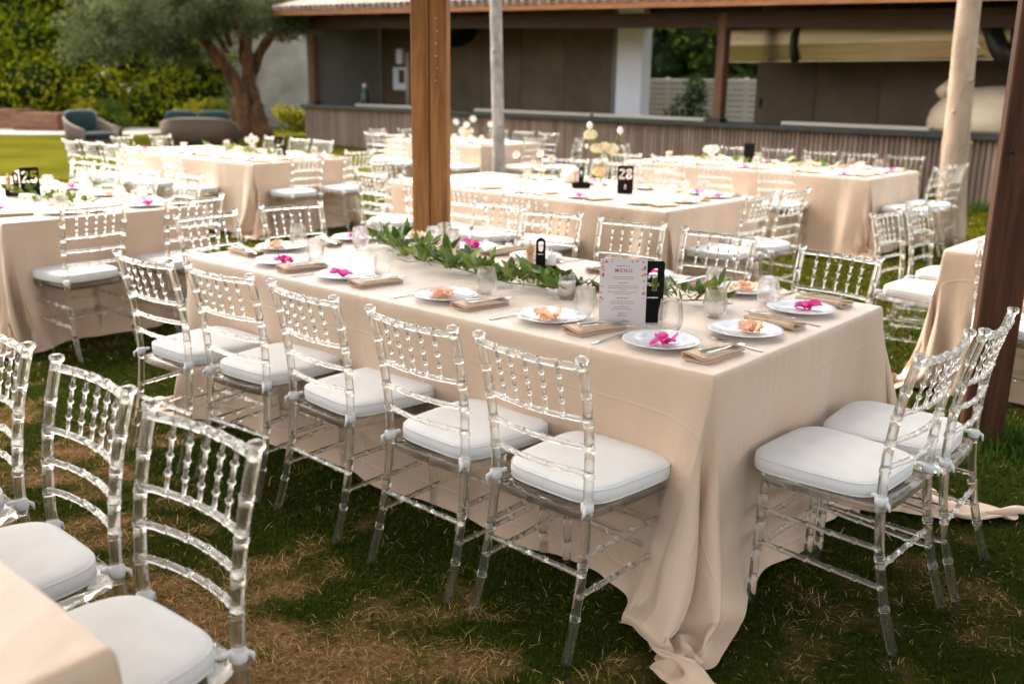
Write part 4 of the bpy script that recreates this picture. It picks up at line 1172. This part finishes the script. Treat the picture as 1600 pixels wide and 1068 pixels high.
def setting(key, side, pos, where, colour, glass=(.06, .33), detail=True, nap=True, plate_f=None):
    """one place: pos is the plate centre in the table frame; glass is (right, forward) of the seat edge"""
    rz = YAW + R(FACE[side]); c, s = math.cos(rz), math.sin(rz)
    rgt = Vector((c, s, 0)); fwd = Vector((-s, c, 0))
    p = tw(key, pos[0], pos[1], TOP)
    g = {'main': 'the front table', 't28': 'the middle table', 't25': 'the left table', 't24': 'the olive tree table', 't30': 'the table along the bar', 'tright': 'the table behind the dark post', 'tfar': 'the farthest table', 'tnear': 'the bottom left table'}[key]
    tag(obj('plate', PLATE, None, None, p + Vector((0, 0, .0005)), (0, 0, rs.uniform(0, 6))), 'white china plate, ' + where, 'plate', 'plates on ' + g)
    if colour:
        q = p + rgt * rs.uniform(-.01, .03) + fwd * rs.uniform(-.03, .0) + Vector((0, 0, .008))
        blossom(q, colour, '%s flower petals on the plate, %s' % (colour, where), 'blossoms on ' + g, detail, 1.45 if detail else 1.3)
    if nap:
        q = p + rgt * (.205 + rs.uniform(-.01, .01)) + fwd * rs.uniform(-.03, .01)
        nr = rz - R(10) + rs.uniform(-.08, .08)
        tag(obj('napkin', NAPS[rs.randrange(3)], None, None, q + Vector((0, 0, .0005)), (0, 0, nr), (.84, 1., .86)), 'folded beige napkin, ' + where, 'napkin', 'napkins on ' + g)
        if detail:
            d = Matrix.Rotation(nr, 3, 'Z')
            for nm, me, ox, oy in (('knife', KNIFE, .012, .03), ('fork', FORK, .034, .022)):
                tag(obj(nm, me, None, None, q + d @ Vector((ox * .84, oy, .0258)), (-.05, .0, nr + rs.uniform(-.05, .05) - (.06 if nm == 'knife' else 0))), 'steel %s on the napkin, %s' % (nm, where), nm, 'cutlery on ' + g)
    if detail:
        q = p + rgt * (-.155 + rs.uniform(-.01, .01)) + fwd * (-.055)
        tag(obj('fork', FORK, None, None, q + Vector((0, 0, .0003)), (0, 0, rz + rs.uniform(-.1, .1) - .1)), 'steel fork left of the plate, ' + where, 'fork', 'cutlery on ' + g)
    if glass:
        edge = {'near': -TW / 2 - pos[1], 'far': pos[1] - TW / 2, 'right': pos[0] - TABLES[key][1] / 2, 'left': -TABLES[key][1] / 2 - pos[0]}[side]
        q = p + rgt * glass[0] + fwd * (edge + glass[1])
        tag(obj('tumbler', TUMB, None, None, q + Vector((0, 0, .0008))), 'clear stemless tumbler, ' + where, 'glass', 'tumblers on ' + g)
W4 = 'of the front table'
for i, (x, y, col_, gl) in enumerate(((-.96, -.46, 'pink', (.09, .33)), (-.48, -.47, 'pink', (.09, .33)), (.13, -.46, 'orange', (.07, .36)), (.66, -.45, 'orange', (.06, .33)), (1.14, -.47, 'pink', (-.08, .37)))):
    setting('main', 'near', (x, y), '%s from left on near side %s' % (ORD[i], W4), col_, gl)
for i, (x, y, col_, gl) in enumerate(((1.27, -.14, 'orange', (.14, .38)), (1.26, .32, 'pink', (.02, .34)))):
    setting('main', 'right', (x, y), '%s at right end %s' % (('nearer', 'farther')[i], W4), col_, gl)
for i, (x, y, col_, gl) in enumerate(((-1.29, -.22, 'orange', (-.12, .14)), (-1.27, .25, 'pink', (.17, .42)))):
    setting('main', 'left', (x, y), '%s at left end %s' % (('nearer', 'farther')[i], W4), col_, gl)
for i, (x, y, col_, gl) in enumerate(((-1.05, .50, 'orange', (-.22, .17)), (-.62, .49, 'pink', (.16, .3)), (-.2, .49, 'orange', (-.16, .36)), (.44, .49, 'pink', (.03, .38)), (.92, .49, 'orange', (.06, .29)))):
    setting('main', 'far', (x, y), '%s from left on far side %s' % (ORD[i], W4), col_, gl)
def lay(key, side, xs, words, glass=(.06, .33)):
    for i, x in enumerate(xs):
        L2 = TABLES[key][1] / 2
        pos = {'near': (x, -.47), 'far': (x, .47), 'right': (L2 - .19, x), 'left': (-L2 + .19, x)}[side]
        n = len(xs)
        which = '' if n == 1 else (('nearer ', 'farther ')[i] if side in ('right', 'left') else ORD[i] + ' from left ')
        setting(key, side, pos, '%sat %s' % (which, words) if side in ('right', 'left') else '%son %s' % (which, words), ('pink', 'orange')[(i + (side in ('far', 'right'))) % 2], glass, False)
lay('t28', 'near', (-.55, 0, .55, 1.1), 'near side of the middle table'); lay('t28', 'right', (-.15, .33), 'right end of the middle table'); lay('t28', 'far', (-.6, .0, .55, 1.05), 'far side of the middle table')
lay('t25', 'right', (-.22, .34), 'right end of the left table'); lay('t25', 'far', (-.6, -.1, .5, 1.0), 'far side of the left table'); lay('t25', 'near', (.95,), 'near side of the left table')
lay('t24', 'near', (-1.05, -.5, .05, .6, 1.12), 'near side of olive tree table'); lay('t24', 'right', (-.15, .33), 'right end of olive tree table'); lay('t24', 'far', (-.5, .05, .6), 'far side of olive tree table')
lay('t30', 'near', (-1.1, -.55, 0, .6, 1.12), 'near side of table along bar'); lay('t30', 'right', (-.15, .33), 'right end of table along bar'); lay('t30', 'far', (-.8, -.2, .4, .9), 'far side of table along bar')
lay('tright', 'near', (-1.1,), 'near side of table behind dark post'); lay('tright', 'left', (.0,), 'left end of table behind dark post')
lay('tfar', 'near', (-.5, .1, .65), 'near side of farthest table'); lay('tfar', 'far', (-.3, .4), 'far side of farthest table')
tag(obj('napkin', NAPS[1], None, None, tw('tnear', 1.02, .50, TOP + .0005), (0, 0, YAW + R(75))), 'white edged napkin on the bottom left table', 'napkin')
# ------------------------------------------------------------------ centrepieces of table 4
def leaf_shape(seed, l, w):
    r = random.Random(seed); v = []; f = []; n = 6
    cv = r.uniform(-.25, .35)
    for i in range(n + 1):
        u = i / n; ww = w * math.sin(math.pi * (.04 + .93 * u) ** .85) * .5
        z = cv * l * u * u * .6
        v += [(-ww, u * l, z + ww * .35), (0, u * l, z), (ww, u * l, z + ww * .35)]
    for i in range(n):
        f += [(i * 3, i * 3 + 1, i * 3 + 4, i * 3 + 3), (i * 3 + 1, i * 3 + 2, i * 3 + 5, i * 3 + 4)]
    m = mesh('leaf', v, f, True); m.materials.append(M['leaf']); return m
LEAVES = [leaf_shape(i, .066 + .008 * (i % 3), .036 + .007 * (i % 2)) for i in range(5)] + [leaf_shape(9 + i, .06, .012) for i in range(3)]
rg = random.Random(33)
def garland(key, label, path, nsprig, spread, up, origin_z=TOP, group=None):
    """a bundle of sprigs laid along a line; every leaf is a piece of its own"""
    P = [tw(key, x, y, origin_z) for x, y in path]
    t = thing('leaf_garland', label, 'garland', P[0], 0, group)
    base = P[0]
    L = [0]
    for a, b in zip(P, P[1:]): L.append(L[-1] + (b - a).length)
    def at(u):
        d = u * L[-1]
        for i in range(len(P) - 1):
            if d <= L[i + 1] + 1e-9: return P[i].lerp(P[i + 1], (d - L[i]) / (L[i + 1] - L[i])), (P[i + 1] - P[i]).normalized()
        return P[-1], (P[-1] - P[-2]).normalized()
    obj('stem', MB().tube([at(u)[0] - base + Vector((rg.uniform(-.01, .01), rg.uniform(-.01, .01), .012 + .008 * math.sin(u * 20))) for u in np.linspace(0, 1, 24)], .003, 5), M['stem'], t)
    for s in range(nsprig):
        u = (s + rg.random()) / nsprig
        c, d = at(u)
        a = math.atan2(d.y, d.x) + rg.choice((-1, 1)) * rg.uniform(.1, 1.5) + (math.pi if rg.random() < .45 else 0)
        ln = rg.uniform(.06, .13); el = rg.uniform(-.02, .5) * up
        dirv = Vector((math.cos(a) * math.cos(el), math.sin(a) * math.cos(el), math.sin(el)))
        off = Vector((rg.gauss(0, spread), rg.gauss(0, spread), rg.uniform(.008, .035)))
        s0 = c - base + off; pts = [s0, s0 + dirv * ln * .5 + Vector((0, 0, .008)), s0 + dirv * ln]
        for p in pts: p.z = max(p.z, .006)
        obj('twig', MB().tube(pts, [.0018, .0015, .001], 5), M['stem'], t)
        k = rg.randint(4, 6)
        thin = rg.random() < .3
        for q in range(k):
            w = (q + 1) / k; pp = pts[0].lerp(pts[1], w * 2) if w < .5 else pts[1].lerp(pts[2], w * 2 - 1)
            yaw = a - math.pi / 2 + (0 if q == k - 1 else (1 if q % 2 else -1) * rg.uniform(.5, 1.1))
            pit = el + rg.uniform(-.15, .75) if pp.z > .02 else rg.uniform(.05, .8)
            me = LEAVES[5 + rg.randrange(3)] if thin else LEAVES[rg.randrange(5)]
            o = obj('leaf', me, None, t, pp, (pit, rg.uniform(-.5, .5), yaw), (rg.uniform(.75, 1.2),) * 3)
    # the dense heart of the bundle: small leaves nobody could count
    from mathutils import Euler
    b = MB()
    for q in range(int(nsprig * 5)):
        u = rg.random(); c, d = at(u)
        pp = c - base + Vector((rg.gauss(0, spread * .8), rg.gauss(0, spread * .8), rg.uniform(.008, .05)))
        me = LEAVES[rg.randrange(8)]; mt = Matrix.Translation(pp) @ Euler((rg.uniform(-.1, 1.1), rg.uniform(-.6, .6), rg.uniform(0, 6.28))).to_matrix().to_4x4() @ Matrix.Scale(rg.uniform(.6, 1.05), 4)
        vs_ = [mt @ v.co for v in me.vertices]
        for v in vs_: v.z = max(v.z, .002)
        b.add(vs_, [tuple(f.vertices) for f in me.polygons], True)
    o = obj('small_leaves', b, M['leaf_mix'], t); o['kind'] = 'stuff'
    return t
garland('main', 'green leafy garland running along the middle of the front table', ((-1.04, .21), (-.86, .17), (-.6, .08), (-.25, -.03), (.05, -.06), (.30, -.06), (.55, .02), (.75, .09), (.98, .20)), 56, .040, 1.5)
garland('t25', 'green leafy sprigs along the middle of the left table', ((.0, .0), (.55, .02), (1.0, .0)), 12, .04, 1.1)
garland('t24', 'green leafy sprigs on the table before the olive tree', ((-.5, .1), (.1, .05), (.9, .0)), 14, .05, 1.2)
garland('t30', 'green leafy sprigs on the long table along the bar', ((-1.0, .05), (0, .05), (.8, .0)), 10, .05, 1.2)

def ell(cx, cy_, rx, ry, n=14): return [(cx + rx * math.cos(t), cy_ + ry * math.sin(t)) for t in np.linspace(0, 2 * math.pi, n + 1)[:-1]]
_h8 = [(0, .82), (.28, .76), (.42, .58), (.42, .36), (.32, .17), (.2, .08), (.38, -.04), (.48, -.26), (.46, -.54), (.3, -.75), (0, -.83)]
DIGIT = {
    '2': [[(-.45, .42), (-.42, .62), (-.28, .76), (0, .82), (.28, .76), (.43, .6), (.45, .4), (.36, .18), (.1, -.1), (-.12, -.34), (-.2, -.48), (.46, -.48), (.46, -.8), (-.47, -.8), (-.47, -.55), (-.3, -.25), (.0, .08), (.12, .28), (.14, .44), (.08, .54), (0, .57), (-.08, .54), (-.13, .44), (-.14, .38)]],
    '4': [[(.12, .8), (.38, .8), (.38, -.2), (.5, -.2), (.5, -.46), (.38, -.46), (.38, -.8), (.08, -.8), (.08, -.46), (-.5, -.46), (-.5, -.2)], [(.08, -.2), (.08, .32), (-.2, -.2)]],
    '5': [[(-.40, .8), (.40, .8), (.40, .5), (-.12, .5), (-.14, .28), (.02, .32), (.24, .27), (.42, .1), (.47, -.18), (.42, -.5), (.24, -.74), (-.02, -.82), (-.28, -.76), (-.45, -.56), (-.47, -.36), (-.15, -.36), (-.13, -.48), (-.03, -.55), (.08, -.5), (.14, -.32), (.14, -.12), (.06, .02), (-.05, .03), (-.14, -.04), (-.42, -.04)]],
    '8': [_h8 + [(-x, y) for x, y in _h8[-2:0:-1]], ell(0, .42, .13, .17), ell(0, -.36, .15, .2)],
    '0': [ell(0, 0, .46, .82, 20), ell(0, 0, .16, .5, 16)]}
def cut_plate(splines, depth):
    """flat plate from closed outlines; outlines inside outlines are cut out"""
    c = bpy.data.curves.new('plate_outline', 'CURVE'); c.dimensions = '2D'; c.fill_mode = 'BOTH'; c.extrude = depth
    for q in splines:
        s = c.splines.new('POLY'); s.points.add(len(q) - 1); s.use_cyclic_u = True
        for p, v in zip(s.points, q): p.co = (v[0], v[1], 0, 1)
    co = bpy.data.objects.new('plate_outline', c); COL.objects.link(co); bpy.context.view_layer.update()
    me = bpy.data.meshes.new_from_object(co.evaluated_get(bpy.context.evaluated_depsgraph_get()))
    bpy.data.objects.remove(co); me.materials.clear()
    return me
def number_board(key, x, y, text, rz, label, lean=0., w=.125, h=.22):
    """black board with the number cut through it"""
    e = .006
    sp = [[(-w / 2 + e, 0), (w / 2 - e, 0), (w / 2, e), (w / 2, h - e), (w / 2 - e, h), (-w / 2 + e, h), (-w / 2, h - e), (-w / 2, e)]]
    k = .052
    for i, ch in enumerate(text):
        for q in DIGIT[ch]: sp.append([(px * k * (1.0 if len(text) > 1 else 1.25) + (i - (len(text) - 1) / 2) * .056, py * k * .98 + h * .70) for px, py in q])
    if text == '4': sp.append([(-.03, .088), (.03, .088), (.03, .092), (-.03, .092)])
    else: sp.append(ell(0, .052, .010, .019, 12))
    me = cut_plate(sp, .003); me.materials.append(M['black'])
    t = thing('number_sign', label, 'sign', tw(key, x, y, TOP + .001), rz, 'black table number signs')
    obj('board', me, None, t, (0, 0, .002), (R(90) - lean, 0, 0))
    obj('foot', MB().box((0, .025, .004), (w * .8, .06, .006), .001), M['black'], t)
    return t
number_board('main', .935, -.235, '4', R(2), 'black sign with cut out numeral four behind the menu', 0., .098, .222)
number_board('t28', .62, .02, '28', R(-4), 'black sign with cut out twenty eight on the middle table')
number_board('t25', .36, -.02, '25', R(38), 'black sign with cut out twenty five on the left table')
number_board('t24', .85, .12, '24', R(8), 'black number sign on the table before the olive tree')
number_board('t30', -.32, .22, '', R(5), 'small black sign on the long table along the bar')

# printed menu card
mc = thing('menu_card', 'white menu card with pink flower border on the front table', 'menu', tw('main', .895, -.345, TOP + .001), R(-1))
CW, CH = .166, .238
lean = R(-5)
card = obj('card', MB().box((0, 0, CH / 2), (CW, .0012, CH)), M['card'], mc, (0, 0, .0005), (lean, 0, 0))
def on_card(name, me, material, x, z, layer=.0009, rot=(0, 0, 0)):
    return obj(name, me, material, card, (x, -layer, z), rot)
fc = bpy.data.curves.new('menu_title', 'FONT'); fc.body = 'MENU'; fc.size = .0185; fc.align_x = 'CENTER'; fc.space_character = 1.35; fc.offset = .0003
fo = bpy.data.objects.new('title', fc); COL.objects.link(fo); bpy.context.view_layer.update()
me = bpy.data.meshes.new_from_object(fo.evaluated_get(bpy.context.evaluated_depsgraph_get())); bpy.data.objects.remove(fo)
me.materials.clear()
on_card('title', me, M['ink_red'], 0, .190, .0009, (R(90), 0, 0))
rm_ = random.Random(2)
def text_line(z, width, h, material, nm):
    b = MB(); x = -width / 2
    while x < width / 2:
        w = min(rm_.uniform(.004, .013), width / 2 - x)
        if w > .0015: prism2d(b, [(x, z), (x + w, z), (x + w, z + h), (x, z + h)], 0, .0002)
        x += w + .0022
    b.v = [(x_, -.0007 - z_, y_) for x_, y_, z_ in b.v]
    obj(nm, b, material, card)
text_line(.2105, .048, .0026, M['ink'], 'print_line')
for z, w, red in ((.1725, .075, 0), (.1655, .068, 0), (.151, .031, 1), (.1405, .102, 0), (.1335, .108, 0), (.127, .024, 0), (.119, .104, 0), (.112, .062, 0), (.097, .046, 1), (.0855, .078, 0), (.0785, .084, 0), (.072, .008, 0), (.0655, .06, 0), (.0585, .074, 0), (.043, .026, 1), (.035, .036, 0)):
    text_line(z, w, .0021 if not red else .0026, M['ink_red'] if red else M['ink'], 'print_line')
def print_petal(x, z, s, a, material):
    pts = [(s * .5 * math.sin(t) * (1.0 if k < 4 else .8), s * math.cos(t)) for k, t in enumerate(np.linspace(0, 2 * math.pi, 9)[:-1])]
    c, q = math.cos(a), math.sin(a)
    pts = [(x + c * u - q * v, z + q * u + c * v) for u, v in pts]
    b = prism2d(MB(), pts[::-1], 0, .0002); b.v = [(x_, -.0007 - z_ - rm_.uniform(0, .0002), y_) for x_, y_, z_ in b.v]
    return b
for x, z, s in [(-.072, .222, .006), (-.060, .226, .007), (-.075, .208, .008), (-.070, .196, .007), (-.073, .184, .007), (-.069, .175, .006), (-.040, .230, .005), (-.020, .233, .003), (.030, .226, .006), (.048, .231, .005), (.070, .228, .006), (.072, .206, .009), (.066, .201, .006), (.069, .178, .008), (.076, .183, .007), (.071, .160, .005), (.072, .136, .006), (.070, .116, .007), (.076, .118, .006), (.073, .098, .004), (-.074, .138, .005), (-.076, .118, .005), (-.075, .098, .007), (-.070, .094, .004), (-.078, .082, .003)]:
    for k in range(3):
        obj('printed_petal', print_petal(x + rm_.uniform(-.003, .003), z + rm_.uniform(-.003, .003), s * rm_.uniform(.5, .8), rm_.uniform(0, 6.28), None), M[rm_.choice(('ink_pink', 'ink_red', 'ink_pink'))], card)

# condiment caddy, mill and shaker
def caddy(key, x, y, words, rz):
    t = thing('condiment_caddy', 'black condiment caddy with tall slotted handle on ' + words, 'caddy', tw(key, x, y, TOP + .001), rz, 'condiment caddies')
    obj('tray', MB().box((0, 0, .028), (.15, .06, .05), .006), M['black'], t)
    cv = []; hw, hh = .021, .175
    pts = [(-hw, .05), (hw, .05)] + [(hw * math.cos(a), hh - hw + hw * math.sin(a)) for a in np.linspace(0, math.pi, 9)]
    inn = [(.0115 * math.cos(a), .137 + (.012 if math.sin(a) >= 0 else -.012) + .0115 * math.sin(a)) for a in np.linspace(0, 2 * math.pi, 17)[:-1]]
    slot = [(-.013, .1), (.013, .1), (.013, .1035), (-.013, .1035)]
    me = cut_plate((pts, inn, slot), .004)
    obj('handle', me, M['black'], t, (0, 0, 0), (R(90), 0, -rz + R(2)))
    q = thing('pepper_mill', 'pale wooden pepper mill in the caddy on ' + words, 'mill', t.matrix_basis @ Vector((-.05, 0, .054)) if False else tw(key, x, y, TOP + .055) + Matrix.Rotation(rz, 3, 'Z') @ Vector((-.048, 0, 0)), 0, 'pepper mills')
    obj('body', MB().lathe([(.017, -.02), (.018, 0), (.015, .02), (.0125, .035), (.016, .046), (.017, .05)], 18), M['mill'], q)
    obj('head', MB().lathe([(.012, .052), (.018, .058), (.020, .072), (.018, .084), (.010, .091), (0, .092)], 18), M['mill'], q)
    obj('knob', MB().lathe([(.003, .09), (.003, .1), (.006, .103), (.005, .109), (0, .111)], 12), M['steel'], q)
    q = thing('salt_shaker', 'white salt shaker in the caddy on ' + words, 'shaker', tw(key, x, y, TOP + .055) + Matrix.Rotation(rz, 3, 'Z') @ Vector((.05, 0, 0)), 0, 'salt shakers')
    obj('body', MB().lathe([(.014, -.02), (.017, 0), (.021, .03), (.019, .045), (.0, .047)], 18), M['salt'], q)
    obj('spout', MB().tube([(0, 0, .045), (0, 0, .075)], [.004, .003], 8), M['steel'], q)
caddy('main', .11, .15, 'the front table', R(8)); caddy('t28', .12, .1, 'the middle table', R(5)); caddy('t25', .12, -.02, 'the left table', R(20))

def jar(key, x, y, r, h, wz0, wz1, label, name):
    t = thing(name, label, 'candle', tw(key, x, y, TOP + .001), 0)
    w = .0022
    obj('glass', MB().lathe([(0, 0), (r * .95, 0), (r, .004), (r, h * .80), (r * .92, h * .86), (r * .94, h), (r * .94 - w, h), (r * .92 - w, h * .86), (r - w, h * .79), (r - w, .006), (0, .005)], 28), M['glass'], t)
    obj('wax', MB().lathe([(0, wz0), (r - w - .0012, wz0), (r - w - .0012, wz1), (0, wz1 + .001)], 24), M['wax'], t)
    obj('wick', MB().tube([(0, 0, wz1), (.001, 0, wz1 + .008)], .001, 5), M['black'], t)
jar('main', .47, -.12, .036, .098, .0065, .066, 'white candle in a clear glass jar on the front table', 'candle_jar')
jar('main', -.50, .22, .032, .145, .052, .085, 'floating white candle in a tall clear cylinder on the front table', 'candle_cylinder')
jar('t25', .52, .12, .034, .09, .0065, .05, 'white candle in a clear jar on the left table', 'candle_jar')
jar('t30', -.15, .1, .034, .1, .0065, .06, 'white candle in a clear jar on the table along the bar', 'candle_jar')

# ------------------------------------------------------------------ flowers in vases
def rose(parent, p, r, material, seed):
    rr = random.Random(seed); b = MB()
    for ring, (n, rad, tilt) in enumerate(((3, .35, 1.35), (5, .62, 1.1), (6, .85, .8), (7, 1.0, .45))):
        for k in range(n):
            a = 2 * math.pi * k / n + ring * .5 + rr.uniform(-.15, .15)
            d = Vector((math.cos(a), math.sin(a), 0)); sd = Vector((-d.y, d.x, 0))
            v = []; f = []
            for i in range(5):
                u = i / 4; out = rad * r * (.25 + .75 * math.sin(u * 1.5) * math.cos(tilt * .5)); zz = r * (-.45 + u * (1.0 + .35 * math.sin(tilt)) * (.55 + .45 * math.sin(tilt)))
                ww = r * .62 * rad * math.sin(math.pi * (.15 + .75 * u)) + .1 * r
                for s in (-1, 0, 1): v.append(Vector(p) + d * (out - abs(s) * .12 * r) + sd * s * ww + Vector((0, 0, zz - abs(s) * .06 * r)))
            for i in range(4):
                for s in range(2): f.append((i * 3 + s, i * 3 + s + 1, i * 3 + s + 4, i * 3 + s + 3))
            b.add(v, f, True)
    return obj('flower_head', b, material, parent)
def anemone(parent, p, r, seed):
    rr = random.Random(seed); b = MB()
    ax = Vector((rr.uniform(-.6, .6), -1, rr.uniform(.2, .9))).normalized(); q = ax.to_track_quat('Z', 'Y').to_matrix()
    for k in range(6):
        a = k * math.pi / 3; d = Vector((math.cos(a), math.sin(a), 0)); sd = Vector((-d.y, d.x, 0)); v = []
        for i in range(4):
            u = i / 3
            for s in (-1, 0, 1): v.append(Vector(p) + q @ (d * u * r + sd * s * r * .5 * math.sin(math.pi * (.12 + .75 * u)) + Vector((0, 0, r * .35 * u * u))))
        b.add(v, [(i * 3 + s, i * 3 + s + 1, i * 3 + s + 4, i * 3 + s + 3) for i in range(3) for s in range(2)], True)
    o = obj('flower_head', b, M['white_petal'], parent)
    c = MB().lathe([(0, -.1 * r), (.28 * r, 0), (.22 * r, .2 * r), (0, .28 * r)], 8); c.v = [tuple(Vector(p) + q @ Vector(x)) for x in c.v]
    obj('flower_centre', c, M['yolk'], o)
def vase(key, x, y, label, h, r0, r1, heads, z=TOP, pos=None):
    t = thing('flower_vase', label, 'vase', pos if pos is not None else tw(key, x, y, z + .001), 0, 'flower vases')
    w = .002
    obj('glass', MB().lathe([(0, 0), (r0, 0), (r0 * 1.05, .004), (r0 * .9, h * .35), (r1 * .8, h * .8), (r1, h), (r1 - w, h), (r1 * .8 - w, h * .8), (r0 * .9 - w, h * .35), (r0 - w, .008), (0, .007)], 20), M['glass'], t)
    for k, (dx, dy, dz, kind, s) in enumerate(heads):
        obj('stem', MB().tube([(dx * .05, dy * .05, .012), (dx * .15, dy * .15, h * .8), (dx * .6, dy * .6, h + (dz - h) * .5), (dx, dy, dz)], .0026, 5), M['stem'], t)
        if kind == 'a': anemone(t, (dx, dy, dz), s, k + int(h * 1000))
        elif kind == 'b':
            bb = MB().lathe([(0, -s), (s * .7, -s * .4), (s * .8, .2 * s), (s * .4, s), (0, s * 1.1)], 8); bb.v = [(a + dx, b_ + dy, c + dz) for a, b_, c in bb.v]
            obj('flower_bud', bb, M['white_petal'], t)
        else: rose(t, (dx, dy, dz), s, M['cream' if kind == 'c' else 'peach'], k)
vase('t28', .12, .38, 'tall clear vase of cream roses and white buds on the middle table', .23, .032, .06, ((-.045, .0, .31, 'c', .06), (.085, .0, .305, 'c', .064), (.02, -.02, .33, 'c', .05), (-.10, .02, .42, 'c', .062), (-.11, .0, .50, 'b', .032), (.15, .02, .46, 'b', .032), (-.13, .0, .33, 'b', .02)))
vase('t28', -.48, .12, 'small bud vase with white anemones left on the middle table', .10, .02, .022, ((-.10, .0, .24, 'a', .036), (.05, 0, .17, 'a', .03), (.11, .02, .25, 'a', .036)))
vase('t28', -.28, .05, 'low bud vase with white anemones and buds on the middle table', .10, .022, .024, ((.0, .0, .15, 'a', .036), (.09, .0, .22, 'a', .036), (-.04, .01, .14, 'b', .02), (.03, -.02, .13, 'b', .02)))
vase('t28', .36, .02, 'small bud vase with one peach rose on the middle table', .09, .02, .02, ((.0, .0, .15, 'p', .055),))
vase('t24', .28, .12, 'small vase of white flowers before the olive tree', .11, .03, .03, ((-.04, 0, .16, 'a', .04), (.05, .0, .17, 'a', .04), (0, .03, .2, 'b', .03)))
vase('t30', -.75, .1, 'small vase with white flowers on the table along the bar', .10, .03, .03, ((-.04, 0, .13, 'a', .05), (.05, .0, .14, 'a', .05), (0, .03, .15, 'b', .03)))
vase('tfar', .18, -.1, 'bowl of white flowers behind the double post', .09, .06, .10, ((-.06, 0, .16, 'a', .055), (.07, .0, .15, 'a', .05), (0, .03, .24, 'a', .05), (-.16, 0, .28, 'a', .05), (.10, 0, .33, 'a', .05), (.36, .0, .25, 'a', .05), (0, 0, .13, 'c', .06)))
# bright bag of linen left on the middle table
lb = MB(); ring = []
for k, z in ((.9, 0), (1.05, .03), (.95, .07), (.7, .11), (.35, .135), (.1, .14)):
    ring.append([(.10 * k * math.cos(a) * (1 + .16 * math.sin(3 * a + z * 40)), .08 * k * math.sin(a) * (1 + .12 * math.sin(4 * a + z * 30)), z) for a in np.linspace(0, 2 * math.pi, 25)[:-1]])
tag(obj('linen_bundle', lb.loft(ring), M['cushion'], None, tw('t28', -.22, .42, TOP + .001)), 'bright white crumpled linen bundle on the middle table', 'linen')
